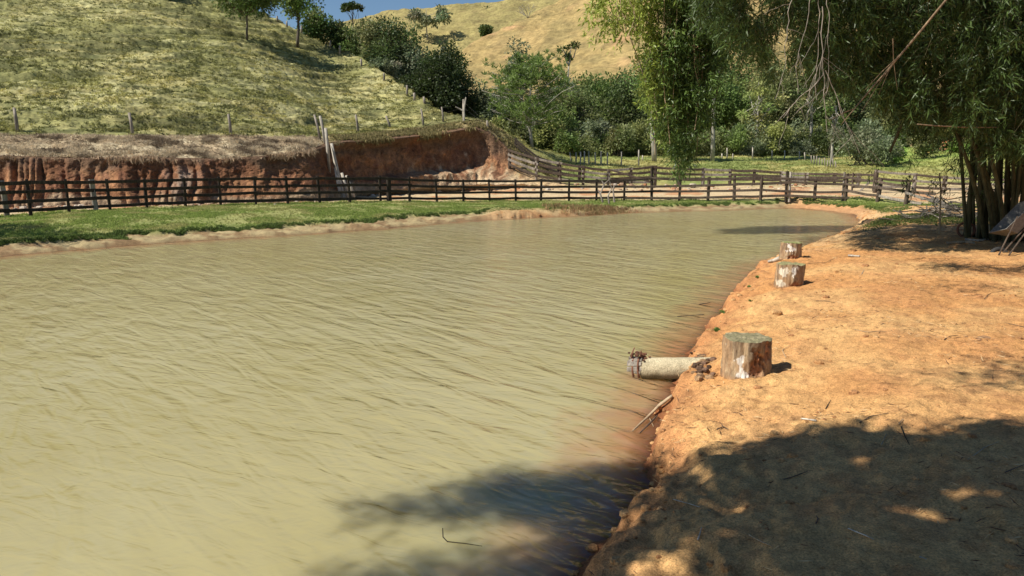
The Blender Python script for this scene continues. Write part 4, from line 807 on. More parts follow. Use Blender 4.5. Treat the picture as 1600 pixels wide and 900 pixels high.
# ------------------------------------------------------------------ concrete outlet pipe with its rusty collar
a = PZ(1004, 581, .06); a[2] = .10; b_ = PT(1118, 577, a[1]-.35); b_[2] = .2
e = empty('drain_pipe', a, 'short pale concrete drain pipe jutting from the bank into the water', 'pipe')
u = (b_-a)/np.linalg.norm(b_-a); n = 28; th = np.arange(n)*2*math.pi/n; S_ = np.cross(u, [0, 0, 1.]); S_ /= np.linalg.norm(S_); U_ = np.cross(S_, u); L_ = np.linalg.norm(b_-a); ro = .118
mb = MB(); rows_ = []; cols_ = []
for t_, r_ in [(.03, .09), (0, .09), (0, ro)]+[(x, ro*(1+.015*vn(x*9, 3))) for x in np.linspace(.02, 1, 30)]:
    ring = a+u*L_*t_+r_*(np.cos(th)[:, None]*S_+np.sin(th)[:, None]*U_); rows_.append(ring)
    wet = sst(.0, -.75, np.sin(th)+.25*vn(th*3, t_*12)); cols_.append(mixc(np.ones((n, 3))*(.46, .39, .26), (.14, .12, .07), wet))
V = np.concatenate(rows_); i = np.arange(len(rows_)-1)[:, None]*n; j = np.arange(n)[None]
mk('pipe', V, np.stack([i+j, i+(j+1) % n, i+n+(j+1) % n, i+n+j], -1).reshape(-1, 4), M['earth'], parent=e, loc=a, col=np.concatenate(cols_), smooth=True)
mb = MB()
for k, (t_, r_) in enumerate([(-.10, .125), (-.02, .135)]):     # two thin bands
    P_ = [a+u*L_*t_+r_*(math.cos(x)*S_+math.sin(x)*U_) for x in np.linspace(-.6, math.pi+.9, 16)]; mb.add(*tube(P_, .011, 6, .3, k))
mb.build('collar_band', M['rust'], parent=e, loc=a)
mb = MB()
for x in np.linspace(.2, math.pi+.6, 9):
    p_ = a+.118*(math.cos(x)*S_+math.sin(x)*U_); mb.add(*beam(p_-u*.14, p_+u*.02, .05, .02, 3, .3, int(x*9), up=p_-a))
mb.build('collar_slat', M['grey'], parent=e, loc=a)
mb = MB()
for k in range(26): mb.add(*rock(a-u*.02+rng.normal(size=3)*[.06, .05, .03]+[0, 0, .125], rng.uniform(.012, .03), k+300), c=(.17, .08, .05))
mb.build('debris', M['cut'], parent=e, loc=a, kind='stuff')
mb = MB(); mb.add(*tube([a-u*.12+[0, -.02, .0], a-u*.14+[0, -.03, .16], a-u*.10+[0, 0, .24]], [.012, .01, .007], 5, .3, 2)); mb.add(*tube([a-u*.03+[0, 0, .1], a-u*.02+[0, .02, .2]], [.008, .006], 5, .3, 3)); mb.build('wire_end', M['rust'], parent=e, loc=a)
# broken crust where the pipe enters the bank
hp_ = hitpx(1092, 572); e = empty('earth_clod', hp_, 'dark broken clods of earth where the drain pipe enters the bank', 'clods', None); mb = MB()
for k in range(46): q_ = hitpx(1094+rng.normal()*9, 572+rng.normal()*9); mb.add(*rock(q_+[0, 0, .01], rng.uniform(.012, .045), k+500), c=random.choice([(.1, .06, .04), (.2, .12, .08), (.32, .2, .11)]))
bpy.data.objects.remove(e); mb.build('soil_crumble', M['cut'], kind='stuff', label='dark broken clods of earth where the drain pipe enters the bank', cat='soil')
# ------------------------------------------------------------------ sticks and small things
def stick(name, pts, rads, mat, label, cat='stick', group=None, n=6, onground=True):
    P_ = []
    for (px, py, dz) in pts: q_ = hitpx(px, py); P_.append(q_+[0, 0, dz])
    P_ = np.array(P_); tt_ = np.linspace(0, len(P_)-1, 4*len(P_)); PP = np.stack([np.interp(tt_, range(len(P_)), P_[:, k]) for k in range(3)], -1); rr_ = np.interp(tt_, range(len(P_)), np.broadcast_to(rads, (len(P_),)))
    V, Fq = tube(PP, rr_, n, .3, int(pts[0][0])); return mk(name, V, Fq, mat, loc=PP[0], smooth=True, label=label, cat=cat, group=group)
stick('log', [(1201,411,.03),(1218,407,.04),(1236,403,.06)], [.03,.05,.06], M['pale'], 'pale bleached log lying at the water edge beside the farthest stump', 'log')
stick('driftwood', [(988,676,.015),(1012,656,.03),(1030,640,.04),(1050,626,.05)], [.007,.012,.017,.015], M['drycane'], 'split dry branch lying half in the water below the drain pipe', 'branch')
stick('driftwood', [(1000,678,.01),(1016,664,.02),(1027,652,.02)], [.005,.009,.006], M['brown'], 'thin dark stick lying along the split branch in the shallows', 'stick')
stick('driftwood', [(1021,668,.01),(1014,655,.02),(1018,648,.02)], [.004,.004,.003], M['drycane'], 'short forked twig crossing the split branch in the shallows', 'twig')
e = hitpx(692, 846); P_ = [e+[0, 0, .09], e+[.002, 0, .03], e+[.03, -.01, .004], e+[.14, -.03, .003], e+[.25, -.06, .002]]
mk('twig', *tube(P_, [.003, .004, .004, .003, .002], 5, .2), M['dark'], loc=e, label='dark bent twig poking up out of the near pond water', cat='twig')
stick('chip', [(1326,401,.02),(1343,402,.02)], [.025,.02], M['pale'], 'pale wood chip on the bare earth right of the farthest stump', 'wood chip')
stick('chip', [(1252,656,.01),(1275,659,.01)], [.006,.008], M['pale'], 'short pale wood sliver just above the big tree shadow', 'wood chip')
for k, (p, l) in enumerate([(((1058,495),(1072,494),(1100,492)), 'thin stick floating in the shallows left of the bank weeds'), (((1092,476),(1110,473)), 'tiny stick in the shallows near the middle stump')]):
    stick('twig', [(x, y, .006) for x, y in p], .006, M['brown'], l, 'twig')
tw = [(((1343,662),(1360,652),(1388,647)),'dark forked twig at the sunny edge of the big shadow'),(((1408,668),(1413,682),(1421,697)),'thin straight twig lying upright across the shadow edge'),(((1377,697),(1381,688),(1385,680)),'short black stick just inside the big shadow edge'),(((1201,756),(1235,748),(1262,738)),'long thin twig crossing the middle of the big shadow'),(((1090,846),(1093,838),(1096,826)),'short pale cane piece in the dark lower shadow'),(((1052,782),(1080,790),(1110,800)),'pale reed stem lying in the shadow near the bank edge'),(((1170,838),(1190,849),(1208,856)),'brown straw stalk low in the big shadow'),(((1325,828),(1350,838),(1365,845)),'pale bent stalk on the dark ground right of centre'),(((1275,820),(1278,812),(1275,808)),'small upright sliver in the dark shadow'),(((1436,872),(1448,876)),'short pale splinter near the bottom of the shadow'),(((1512,720),(1540,700),(1560,692)),'curved dark twig at the right end of the shadow edge'),(((1570,740),(1600,728)),'dark twig cut by the right photo edge'),(((1538,468),(1545,460),(1580,452)),'thin curved stem on the sunlit earth far right'),(((1475,532),(1485,526),(1497,525)),'little green twig on the sunlit earth beside a low root'),(((1335,516),(1355,520),(1385,519)),'small leafy twig on the sunlit earth right of the nearest stump'),(((1275,471),(1290,471),(1305,474)),'brown stem lying just past the middle stump'),(((1262,412),(1290,411),(1308,402)),'long curved stem beside the farthest stump'),(((1343,432),(1347,428),(1350,422)),'tiny black twig past the pale chip'),(((1228,560),(1222,548),(1235,540)),'bent brown straw behind the nearest stump'),(((1120,672),(1130,668),(1124,660)),'thin forked twig on the bank top left of the shadow'),(((1130,668),(1138,672)),'short black twig on the bank beside the shadow'),(((1290,640),(1298,626)),'fine straw on the open sunlit ground'),(((1404,664),(1411,656)),'tiny dark stick above the straight twig'),(((1600,512),(1570,505)),'dry stem near the right edge of the sunny ground')]
for k, (p, l) in enumerate(tw):
    stick('twig', [(x, y, .008) for x, y in p], [.004]+[.0035]*(len(p)-2)+[.002], M[['brown', 'dark', 'drycane', 'brown'][k % 4] if 'pale' not in l else 'pale'], l, 'twig', n=5)
q_ = hitpx(1534, 528); mb = MB()
for k in range(7): mb.add(*rock(q_+[rng.normal()*.06, rng.normal()*.03, -.01], rng.uniform(.03, .06), k+700, .6), c=(.3, .17, .09))
mb.build('root', M['cut'], loc=q_, label='low knobbly root showing through the sunlit earth', cat='root')
# fine litter: straw bits over the bare bank
wt = (NEAR > .5)*(SD > .12)*(1/np.maximum(Y, 2.2)**1.1)*(np.abs(X) < Y*.8)*(Y > 1.8); P, ii = sample(GV, wt, 38000)
d = rng.normal(size=(len(P), 3))*[1, .8, .10]; Ls = .008+.028*rng.random(len(P))**3; Ls *= 1+P[:, 1]*.09
V, Fq = cards(P+[0, 0, .004], d, Ls, Ls*.0+.0018*(1+P[:, 1]*.16), .1); cs = mixc((.58, .35, .14), (.24, .10, .04), (rng.random(len(P)) < .4)*1.)
mk('litter', V, Fq, M['dry'], col=np.repeat(cs*rng.uniform(.7, 1.25, (len(P), 1)), 4, 0), kind='stuff', label='fine straw and dry bamboo leaf litter scattered over the orange bank', cat='litter')
P, ii = sample(GV, wt*sst(-.1, .5, fbm(X*1.2, Y*1.2, 0, 3, 900)), 5000); d = rng.normal(size=(len(P), 3))*[1, .8, .12]; Ls = rng.uniform(.03, .1, len(P)); V, Fq = cards(P+[0, 0, .006], d, Ls, Ls*.09, .3); cs = mixc((.62, .45, .25), (.14, .08, .05), (rng.random(len(P)) < .45)*1.)
mk('litter', V, Fq, M['dry'], col=np.repeat(cs, 4, 0), kind='stuff', label='longer dry bamboo leaves and stalk pieces lying on the bank', cat='litter')
mb = MB()
P, ii = sample(GV, (NEAR > .5)*(SD > .0)*(SD < 6)*(1/np.maximum(Y, 2.2)**1.3)*(Y > 1.8)*(.15+sst(.5, .1, SD)), 1500)
for k, p_ in enumerate(P): mb.add(*rock(p_, abs(rng.normal())*.010*(1+p_[1]*.10)+.004, k+900), c=random.choice([(.46, .24, .10), (.36, .18, .08), (.5, .29, .13)]))
mb.build('crumbs', M['earth'], kind='stuff', label='small crumbs of dried earth strewn on the bank and its edge', cat='soil crumbs')
for k, (px, py, h_, nn_, l) in enumerate([(1120,518,.11,26,'small green weed tuft rooted in the water edge left of the nearest stump'),(1130,489,.08,16,'little weed above the water edge, upper one of the pair by the nearest stump'),(1126,487,.07,12,'tiny leafy seedling on the red bank edge'),(1183,434,.1,14,'green weed on the bank edge left of the middle stump'),(1170,449,.09,16,'dark weed hanging on the bank edge below the middle stump'),(1172,471,.07,10,'single bright green seedling on the bank below the middle stump'),(1036,628,.05,8,'tiny green shoot on the bank side by the split branch'),(1390,350,.2,20,'weed tuft where the pond corner meets the shaded grass')]):
    q_ = hitpx(px, py); h_ *= .75; P_ = q_+rng.normal(size=(nn_*3, 3))*[.035, .035, .0]; d = rng.normal(size=(nn_*3, 3))*.8; d[:, 2] = abs(d[:, 2])+.2; Ls = h_*rng.uniform(.3, .8, nn_*3)
    P_ = q_+(P_-q_)*.25; V, Fq = cards(P_, d+[0, 0, .4], Ls, Ls*.4); mk('weed', V, Fq, M['leaf'], loc=q_, col=np.repeat(np.array([(.12, .2, .05)])*rng.uniform(.6, 1.5, (nn_*3, 1)), 4, 0), label=l, cat='weed')
# bent dead branches on the far shore
e = empty('dead_branch', PT(950, 318, 36), 'bent bleached dead branches stuck in the weeds in front of the long fence', 'branch'); mb = MB()
for pts in [((942,316),(938,303),(944,288),(954,279)),((952,318),(950,306),(956,294),(952,281)),((938,303),(934,296)),((960,316),(958,298),(960,288)),((944,288),(940,282))]:
    mb.add(*tube([PT(x, y, 36.5) for x, y in pts], np.linspace(.05, .025, len(pts)), 6, .2, int(pts[0][0])))
mb.build('branch', M['grey'], parent=e, loc=e.location)
# ------------------------------------------------------------------ bamboo
BX0, BY0 = 11.9, 17.2
bz = g1(BX0, BY0); bam = empty('bamboo_clump', (BX0, BY0, bz), 'huge dark bamboo clump with drooping leafy crown on the right bank', 'bamboo')
rg = np.random.default_rng(5); culmtips = []
def culm(pts, r, k, mat='culm'):
    pts = np.array(pts, float); t = np.linspace(0, 1, 30); m_ = len(pts); 
    PP = np.stack([np.interp(t*(m_-1), range(m_), pts[:, q]) for q in range(3)], -1)
    for _ in range(6): PP[1:-1] = (PP[:-2]+2*PP[1:-1]+PP[2:])/4
    rr_ = r*(1-.75*t**1.5)*(1+.10*(np.arange(30) % 3 == 0)); V, Fq = tube(PP, rr_, 7); return mk('culm', V, Fq, M[mat], parent=bam, loc=bam.location, smooth=True)
for k in range(72):
    a_ = rg.uniform(0, 6.28); rad = rg.uniform(0, 1)**.5; x = BX0+.35+1.6*rad*math.cos(a_); y = BY0+1.0*rad*math.sin(a_); z = g1(x, y)-.1
    lean = np.array([rg.normal()*.9+(x-BX0)*.6-.3, rg.normal()*.9+(y-BY0)*.5-.2]); hh = rg.uniform(8, 12)
    culm([(x, y, z), (x+lean[0]*.25, y+lean[1]*.25, z+hh*.35), (x+lean[0]*1.0, y+lean[1]*1.0, z+hh*.75), (x+lean[0]*2.6, y+lean[1]*2.6, z+hh)], rg.uniform(.028, .055), k)
for k, (x0, y0, x1, y1, D0, D1) in enumerate([(1541,372,1503,225,16.9,16.3),(1556,374,1520,215,16.7,16.2),(1548,374,1560,200,17,16.6),(1530,368,1528,240,17.3,17),(1572,376,1545,230,16.5,16.1),(1590,372,1600,210,16.6,16.4),(1562,372,1535,250,17,16.5),(1578,374,1582,220,16.6,16.3)]):
    a0 = PT(x0, y0, D0); a0[2] = g1(a0[0], a0[1])-.1; a1 = PT(x1, y1, D1); culm([a0, (a0+a1)/2+[.08, 0, 0], a1, a1+(a1-a0)*.9+[-.5, 0, 0], a1+(a1-a0)*1.8+[-2.0, 0, -.4]], .05, k+100)
# arching culms reaching out over the pond
for k, (px, D) in enumerate([(1060,25),(1090,24.6),(1180,19),(1260,17),(1330,16.5),(1400,16),(1230,19),(1470,16),(1000,25.5),(1130,22)]):
    tipp = PT(px, -60-(k % 3)*40, D); culm([(BX0-.5, BY0-.3, bz), (BX0-1.2, BY0-.6, bz+4), ((BX0+tipp[0])/2, (BY0+tipp[1])/2, 9), (tipp[0]*.8+BX0*.2, tipp[1]*.8+BY0*.2, 8.6), tipp], .045, k+200)
LB = T(1090,20, 1110,50, 1150,80, 1185,105, 1210,150, 1228,125, 1250,105, 1280,165, 1310,150, 1350,160, 1380,182, 1420,208, 1450,228, 1480,236, 1500,222, 1520,240, 1560,255, 1600,265, 1750,300)
dens = T(1090,.6, 1120,.95, 1180,.95, 1240,.8, 1290,.9, 1350,1.1, 1420,1.3, 1750,1.3)
def sprays(S, nl, L, wd, cols, down=1.2, spread=.75, rad=.16, drop=.55):
    """hanging sprays: leaves gathered along short drooping twigs"""
    N = len(S); Tn = rng.uniform(.3, 1, (N, 1))*drop; dirn = rng.normal(size=(N, 3))*[.45, .45, .1]-[0, 0, 1]; dirn /= np.linalg.norm(dirn, axis=1)[:, None]
    u_ = rng.random((N, nl, 1)); P = S[:, None]+dirn[:, None]*Tn[:, None]*u_+rng.normal(size=(N, nl, 3))*rad*.4
    d_ = rng.normal(size=(N, nl, 3))*spread+dirn[:, None]*down; P = P.reshape(-1, 3); d_ = d_.reshape(-1, 3)
    Ls = L*rng.uniform(.55, 1.35, len(P)); V, Fq = cards(P, d_, Ls, Ls*wd, .5); c = np.repeat(cols, nl, 0)*(1+rng.normal(size=(len(P), 1))*.2).clip(.5, 1.6)
    return V, Fq, np.repeat(c, 4, 0), np.stack([S, S+dirn*Tn], 1)
def inpix(N, x0, x1, ylo, dlo, dhi, ytop=-60, wfn=None):
    out = []
    while len(out) < N:
        px = rng.uniform(x0, x1); 
        if wfn is not None and rng.random() > wfn(px)/1.3: continue
        lo = ylo(px); py = rng.uniform(ytop, lo)
        if float(vn(px/26., py/42., 0, 888)) < -.55-.9*float(sst(1230, 1330, px))+.8*float(sst(20, 120, py))*(px < 1260): continue
        D = rng.uniform(dlo, dhi)
        if py > lo-18: py -= rng.uniform(0, 25)
        out.append(PT(px, py, D))
    return np.array(out)
bc = np.array((.048, .078, .018))
S1 = inpix(2900, 1090, 1760, lambda x: LB(x)-22, 14, 20, wfn=dens)
S2_ = np.stack([rng.uniform(1, 17, 4200), rng.uniform(13, 26, 4200), rng.uniform(6.8, 10.5, 4200)], -1); S2_ = S2_[(S2_[:, 2] > 2.9+.26*S2_[:, 1]) & (((S2_[:, 0]-9.5)/8)**2+((S2_[:, 1]-19)/5.5)**2 < 1)]
St = [PZ(rng.uniform(a_, b_), y_+rng.normal()*s_, .55)+np.array(SUNV)/SUNV.z*rng.uniform(6, 7.6) for (a_, b_, y_, s_, n_) in [(1385,1640,389,3,60),(1480,1660,421,3.5,34),(1330,1500,372,2.5,30),(1570,1700,592,5,8),(1540,1600,455,2,3)] for _ in range(n_)]
S2_ = np.concatenate([S2_, np.array(St)])
cl1 = bc*rng.uniform(.65, 1.45, (len(S1), 1)); cl2 = bc*rng.uniform(.65, 1.45, (len(S2_), 1))
V1, F1, C1, tw1 = sprays(S1, 44, .185, .13, cl1); V2, F2, C2, tw2 = sprays(S2_, 50, .2, .15, cl2, rad=.5, drop=.9)
S3 = np.stack([BX0+rng.normal(size=420)*1.3+.9, BY0+rng.normal(size=420)*.9+.4, rng.uniform(1.7, 5, 420)], -1); S3 = np.concatenate([S3, np.stack([rng.uniform(12.2, 15, 260), BY0+rng.normal(size=260)*.8, rng.uniform(1.5, 4.6, 260)], -1)])
V3, F3, C3, tw3 = sprays(S3, 30, .16, .13, bc*rng.uniform(.6, 1.3, (len(S3), 1)))
mk('foliage', np.concatenate([V1, V2, V3]), np.concatenate([F1, F2+len(V1), F3+len(V1)+len(V2)]), M['bleaf'], parent=bam, loc=bam.location, col=np.concatenate([C1, C2, C3]))
mb = MB()
for q_ in np.concatenate([tw1[::2], tw3[::2]]): mb.add(*tube([q_[0]+rng.normal(size=3)*.15+[0, 0, .3], q_[0], q_[1]], [.006, .004, .002], 3))
mb.build('twigs', M['culm'], parent=bam, loc=bam.location)
# the leafy curtain hanging over the pond
e = empty('hanging_vine', PT(1055, 190, 25), 'yellow-green vine curtain hanging from the bamboo down in front of the far fence', 'vine')
def col_lo(px): return np.interp(px, [935, 960, 990, 1004, 1015, 1030, 1045, 1060, 1075, 1085, 1100, 1115, 1135], [25, 45, 62, 140, 175, 215, 245, 285, 255, 225, 205, 165, 60])
Sv = []
while len(Sv) < 600:
    px = rng.uniform(935, 1135); py = rng.uniform(-50, 300)
    if py > col_lo(px)-12: continue
    pd_ = .25 if px < 990 else (1. if py < 190 else .75); 
    if px < 1012 and px > 990: pd_ = .5
    if rng.random() < pd_: Sv.append((px, py))
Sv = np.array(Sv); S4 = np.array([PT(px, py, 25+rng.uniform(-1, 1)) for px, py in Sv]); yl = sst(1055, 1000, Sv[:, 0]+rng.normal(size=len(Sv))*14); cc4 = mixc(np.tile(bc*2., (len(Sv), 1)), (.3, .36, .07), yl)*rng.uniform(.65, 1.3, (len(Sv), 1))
V4, F4, C4, tw4 = sprays(S4, 26, .17, .34, cc4, down=.8, spread=.8, rad=.3, drop=.65)
Va, Fa, Ca, twa = sprays(S4[Sv[:, 0] > 1035], 22, .26, .14, cc4[Sv[:, 0] > 1035]*.7, rad=.3, drop=.8)
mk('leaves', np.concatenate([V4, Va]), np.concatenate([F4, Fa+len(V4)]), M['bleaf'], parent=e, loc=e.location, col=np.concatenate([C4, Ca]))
mb = MB()
for k in range(46):
    px = rng.uniform(960, 1110); y1 = col_lo(px)*rng.uniform(.6, 1.05); D = 25+rng.uniform(-1, 1); yy = np.linspace(-60, y1, 9); xx = px+np.cumsum(rng.normal(size=9))*4
    mb.add(*tube([PT(x, y, D) for x, y in zip(xx, yy)], .012, 4))
mb.add(*tube([PT(x, y, 25.2) for x, y in ((1000, 10), (985, 60), (1000, 100), (1012, 140), (1022, 190))], .022, 5)); mb.build('stem', M['drycane'], parent=e, loc=e.location)
Sy = np.array([PT(rng.uniform(915, 1010), rng.uniform(-40, 35)+abs(rng.normal())*14, 25+rng.uniform(-1, 1)) for _ in range(90)]); V5, F5, C5, _t = sprays(Sy, 12, .18, .33, np.array([(.32, .37, .08)])*rng.uniform(.6, 1.2, (90, 1)), down=.8, spread=.8, drop=.8, rad=.3)
mk('leaves', V5, F5, M['bleaf'], parent=e, loc=e.location, col=C5)
# dry hanging culm tips
e = empty('dry_twigs', PT(1265, 60, 13), 'bleached leafless bamboo twigs dangling in front of the leafy crown', 'dead twigs'); mb = MB()
def wander(px, py, dx, dy, n, D, r, dep):
    xs_, ys_ = [px], [py]
    for _ in range(n): px += dx+rng.normal()*1.6; py += dy+rng.normal()*1.2; dx += rng.normal()*.5; xs_.append(px); ys_.append(py)
    mb.add(*tube([PT(x, y, D) for x, y in zip(xs_, ys_)], np.linspace(r, r*.45, len(xs_)), 4))
    if dep:
        for _ in range(3):
            k = random.randrange(1, n); wander(xs_[k], ys_[k], rng.normal()*5, abs(rng.normal())*4+4, random.randrange(4, 9), D+rng.normal()*.1, r*.55, dep-1)
for k in range(4): wander(1250+k*14+rng.normal()*3, -20, -2.4+k*.8, 13, 13, 13.2+rng.uniform(-.5, .5), .007, 1)
wander(1285, 10, -.6, 14, 14, 12.9, .010, 2); wander(1287, 115, -6, 8, 9, 12.9, .008, 1); wander(1290, 110, 5, 11, 12, 12.9, .008, 1)
mb.build('twig', M['grey'], parent=e, loc=e.location)
e = empty('bamboo_pole', PT(1478, 0, 12), 'long pale dead bamboo cane slanting down across the dark leaves', 'bamboo cane'); mb = MB()
mb.add(*tube([PT(x, y, D) for x, y, D in ((1500,-30,12.2),(1478,0,12.1),(1432,56,12),(1395,100,11.9),(1360,140,11.8),(1333,172,11.7),(1314,195,11.7))], [.018,.017,.016,.014,.011,.008,.005], 7))
mb.build('cane', M['browncane'], parent=e, loc=e.location); mb = MB()
for pts in [((1333,170),(1310,180),(1294,190)),((1395,100),(1375,128),(1355,160),(1345,176)),((1405,85),(1388,112),(1372,150)),((1400,92),(1378,112),(1352,140)),((1395,60),(1396,95),(1402,140))]: mb.add(*tube([PT(x, y, 11.85) for x, y in pts], np.linspace(.007, .003, len(pts)), 5))
mb.build('side_shoot', M['browncane'], parent=e, loc=e.location)
def cane(pts, r, label, mat='drycane', name='bamboo_pole'):
    P_ = [PT(x, y, D) for x, y, D in pts]; return mk(name, *tube(P_, r, 6), M[mat], loc=P_[0], label=label, cat='bamboo cane', smooth=True)
cane([(1433,194,14),(1455,196,14),(1505,199,14.2),(1560,199,14.6)], .012, 'thin level bamboo cane lying across the clump at head height', 'browncane')
cane([(1424,155,15),(1412,185,15),(1400,215,15),(1390,238,15)], [.035,.032,.03,.022], 'dark slanting culm below the leaf fringe in front of the meadow', 'culm')
a = PT(1471, 332, 18.5); a[2] = g1(a[0], a[1])-.05; P_ = [a, PT(1470, 300, 18.5), PT(1468, 270, 18.5)]; mk('stake', *tube(P_, [.022, .02, .015], 6), M['drycane'], loc=a, label='slim upright cane stake in the shade before the brush pile', cat='stake')
cane([(1472,312,18.6),(1485,322,18.3),(1502,334,18)], .012, 'thin fallen cane sloping from the upright stake to the bamboo foot'); cane([(1474,313,18.8),(1500,309,18.6),(1520,306,18.4)], .014, 'thin cane lying level behind the upright stake')
# brush pile
c0 = PT(1478, 318, 24); e = empty('brush_pile', (c0[0], c0[1], g1(c0[0], c0[1])), 'heap of grey branches and old boards in the shade left of the bamboo', 'brush pile'); mb = MB()
for k in range(70):
    p_ = np.array([c0[0]+rng.normal()*.75, c0[1]+rng.normal()*.6, 0]); p_[2] = g1(p_[0], p_[1])+rng.uniform(.02, .55)*math.exp(-((p_[0]-c0[0])/1.1)**2); d = np.array([rng.normal(), rng.normal()*.5, rng.normal()*.16]); d /= np.linalg.norm(d); L = rng.uniform(.4, 1.3)
    mb.add(*limb(p_-d*L/2, p_+d*L/2, .022, .008, 5, .1, k))
mb.build('branches', M['grey'], parent=e, loc=e.location); mb = MB()
for (x0, y0, x1, y1, D) in [(1443,308,1500,325,25.5),(1448,304,1478,318,25),(1452,314,1490,322,24.5),(1440,312,1470,309,26)]: mb.add(*beam(PT(x0, y0, D), PT(x1, y1, D-.5), .16, .04, 3, .1, x0))
mb.build('boards', M['grey'], parent=e, loc=e.location)
# reddish hoop by the bamboo foot
c0 = PT(1511, 346, 17.6); c0[2] = g1(c0[0], c0[1])+.17; e = empty('wheel_rim', c0, 'dim reddish round rim leaning at the foot of the bamboo', 'wheel'); th = np.linspace(0, 2*math.pi, 30); Xa = np.array([.92, -.38, 0]); Za = np.array([.12, .28, .95])
mb = MB(); mb.add(*tube([c0+.18*(math.cos(x)*Xa+math.sin(x)*Za) for x in th], .028, 8)); mb.build('rim', M['rust'], parent=e, loc=c0); mb = MB()
for x in (0, 1.05, 2.1): mb.add(*tube([c0-.17*(math.cos(x)*Xa+math.sin(x)*Za), c0+.17*(math.cos(x)*Xa+math.sin(x)*Za)], .008, 5))
mb.build('spokes', M['rust'], parent=e, loc=c0)
# wheelbarrow tipped against the clump
Wb = PT(1600, 372, 14.6); Wb[2] = g1(Wb[0], Wb[1]); e = empty('wheelbarrow', Wb, 'grey metal wheelbarrow tipped up against the bamboo at the right edge', 'wheelbarrow')
u = np.array([.62, .1, .66]); u /= np.linalg.norm(u); s_ = np.array([.1, .99, -.2]); s_ -= u*s_.dot(u); s_ /= np.linalg.norm(s_); nn_ = np.cross(u, s_)     # tray length, width, opening
if nn_[2] < 0: nn_ = -nn_
o_ = Wb+[-.33, 0, .22]; mb = MB()
prof_ = [(0, .30, 0), (1, .38, 0)]; Vt = []
def pt_(l, w_, h): return o_+u*l+s_*w_+nn_*h
outer = [[pt_(.14, -.19, 0), pt_(.62, -.22, 0), pt_(.62, .22, 0), pt_(.14, .19, 0)], [pt_(0, -.30, .26), pt_(.9, -.36, .22), pt_(.9, .36, .22), pt_(0, .30, .26)]]
inner = [[pt_(.15, -.18, .02), pt_(.61, -.21, .02), pt_(.61, .21, .02), pt_(.15, .18, .02)], [pt_(.02, -.28, .265), pt_(.88, -.34, .225), pt_(.88, .34, .225), pt_(.02, .28, .265)]]
Vt = np.array(outer[0]+outer[1]+inner[0]+inner[1]); Fq = [(3,2,1,0),(8,9,10,11)]+[(i, (i+1) % 4, 4+(i+1) % 4, 4+i) for i in range(4)]+[(8+(i+1) % 4, 8+i, 12+i, 12+(i+1) % 4) for i in range(4)]+[(4+i, 4+(i+1) % 4, 12+(i+1) % 4, 12+i) for i in range(4)]
o1 = mk('tray', Vt, np.array(Fq), M['tray'], parent=e, loc=Wb); bv = o1.modifiers.new('b', 'BEVEL'); bv.width = .03; bv.segments = 3
mb = MB()
for sgn in (-1, 1): mb.add(*tube([pt_(-.35, .04*sgn, -.1), pt_(.1, .18*sgn, -.03), pt_(.7, .25*sgn, -.03), pt_(1.35, .3*sgn, .06)], .016, 7))
mb.build('handle_frame', M['brown'], parent=e, loc=Wb)
for sgn in (-1, 1): mk('leg', *tube([pt_(.55, .22*sgn, -.03), pt_(.62, .24*sgn, -.3), pt_(.75, .24*sgn, -.3), pt_(.85, .26*sgn, -.02)], .014, 6), M['grey'], parent=e, loc=Wb)
th = np.linspace(0, 2*math.pi, 22); wc = pt_(-.35, 0, -.1); wh = mk('wheel', *tube([wc+.15*(math.cos(x)*u+math.sin(x)*nn_) for x in th], .045, 8), M['rubber'], parent=e, loc=Wb, smooth=True)
# props near the wheelbarrow
for k, (x0, y0, x1, y1, l) in enumerate([(1562,384,1590,338,'grey stick propped against the wheelbarrow'),(1578,382,1612,350,'second grey stick leaning lower on the wheelbarrow')]):
    a = PT(x0, y0, 14.2); a[2] = g1(a[0], a[1]); mk('stick', *tube([a, PT(x1, y1, 14.3)], [.016, .011], 6), M['brown'], loc=a, label=l, cat='stick')
for k, (p, l) in enumerate([(((1508,376),(1530,378),(1556,374)), 'fallen pale culm lying along the bamboo foot'), (((1480,382),(1505,380),(1522,382)), 'low brown branch on the earth before the bamboo foot')]):
    stick('branch', [(x, y, .03) for x, y in p], .03, M['drycane' if k else 'grey'], l, 'branch')
# ------------------------------------------------------------------ the tree that shades the foreground
def inpoly(x, y, poly):
    r = False; n = len(poly)
    for i in range(n):
        (x0, y0), (x1, y1) = poly[i], poly[(i+1) % n]
        if (y0 > y) != (y1 > y) and x < x0+(y-y0)*(x1-x0)/(y1-y0): r = not r
    return r
shade = [(1000,735),(1038,700),(1075,696),(1120,700),(1190,686),(1250,672),(1310,676),(1370,684),(1420,700),(1480,696),(1560,688),(1640,700),(1800,720),(1900,1000),(1500,1100),(800,1080),(600,940),(470,890),(560,880),(690,880),(820,870),(900,850),(760,800),(620,812),(560,800),(640,772),(760,750),(880,742),(940,745)]
lights = [(1530,790,75,17,.9),(1150,765,60,12,.7),(1010,850,75,22,.85),(1080,880,60,20,.7),(1160,730,45,10,.5),(1380,716,60,7,.6),(1255,748,50,10,.6),(1100,790,40,8,.5),(1480,815,80,20,.6),(1550,895,40,12,.8),(1450,730,60,8,.4),(1320,812,30,7,.35),(1240,840,40,8,.3),(960,880,60,20,.7),(1300,880,50,10,.3)]
Sp = []; tries = 0
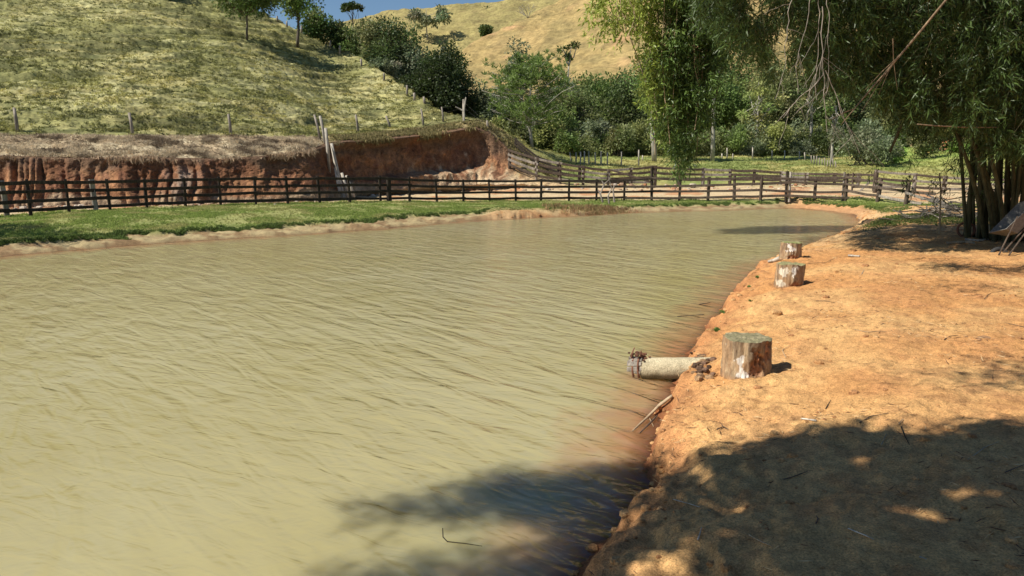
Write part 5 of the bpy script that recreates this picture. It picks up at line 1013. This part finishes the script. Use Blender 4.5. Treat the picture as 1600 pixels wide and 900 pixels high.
while len(Sp) < 1500 and tries < 90000:
    tries += 1; px = rng.uniform(450, 1850); py = rng.uniform(665, 1080); 
    if not inpoly(px+rng.normal()*6, py+rng.normal()*3, shade): continue
    d = ray(px, py); wgt = (1/abs(d[2])**3)/14
    if rng.random() > wgt*1.3: continue
    lq = max([a_*math.exp(-((px-x_)/sx_)**2-((py-y_)/sy_)**2) for x_, y_, sx_, sy_, a_ in lights])
    if rng.random() < lq*1.9: continue
    if px < 960 and rng.random() < .45: continue
    Sp.append(PZ(px, py, .5 if px > 1010 else 0.))
for _ in range(1500): Sp.append(np.array([rng.uniform(-2, 9), rng.uniform(-5, 2.2), .5]))
Sp = np.array(Sp); hgt_ = rng.uniform(5.2, 7.4, len(Sp)); S6 = Sp+np.array(SUNV)[None]/SUNV.z*hgt_[:, None]
tb_ = np.array([-4.6, -3.2]); tz_ = .4; e = empty('shade_tree', (tb_[0], tb_[1], tz_), 'leafy tree behind the viewer whose crown shades the lower right of the bank', 'tree')
P = np.repeat(S6, 46, 0)+rng.normal(size=(len(S6)*46, 3))*[.13, .13, .11]; G_ = P-np.array(SUNV)[None]/SUNV.z*(P[:, 2:3]-.5); zc_ = G_[:, 1]*cp+(CZ-.5)*sp; gx_ = 800+F*G_[:, 0]/np.maximum(zc_, .1); gy_ = 450+F*((CZ-.5)*cp-G_[:, 1]*sp)/np.maximum(zc_, .1)
inn = (zc_ > .5)*(gy_ < 960); lq_ = np.zeros(len(P))
for x_, y_, sx_, sy_, a_ in lights: lq_ = np.maximum(lq_, a_*np.exp(-((gx_-x_)/sx_)**2-((gy_-y_)/sy_)**2))
hole = .9*sst(.12, .4, lq_*.98+.5*fbm(G_[:, 0]*3.6, G_[:, 1]*3.6, 0, 3, 991)*sst(850, 1050, gx_)-.16)
hole = np.maximum(hole, sst(880, 560, gx_)*.72)
P = P[~((rng.random(len(P)) < hole) & inn)]
d = rng.normal(size=P.shape)*[1, 1, .5]; Ls = rng.uniform(.07, .13, len(P)); V, Fq = cards(P, d, Ls, Ls*.5)
M['thick'] = mat_leaf('thick_leaves', .05)
mk('crown', V, Fq, M['thick'], parent=e, loc=e.location, col=np.repeat(np.array([(.05, .08, .025)])*rng.uniform(.6, 1.4, (len(P), 1)), 4, 0))
mb = MB(); tp_ = np.array([tb_[0]+.6, tb_[1]+1, 4.6]); mb.add(*tube([(tb_[0], tb_[1], tz_-.3), (tb_[0]+.1, tb_[1]+.3, 2.2), tp_], [.24, .19, .15], 10, .15))
for q_ in S6[::55]: mb.add(*limb(tp_, q_, .07, .015, 5, .12, int(abs(q_[0])*31)))
mb.build('trunk', M['bark'], parent=e, loc=e.location)
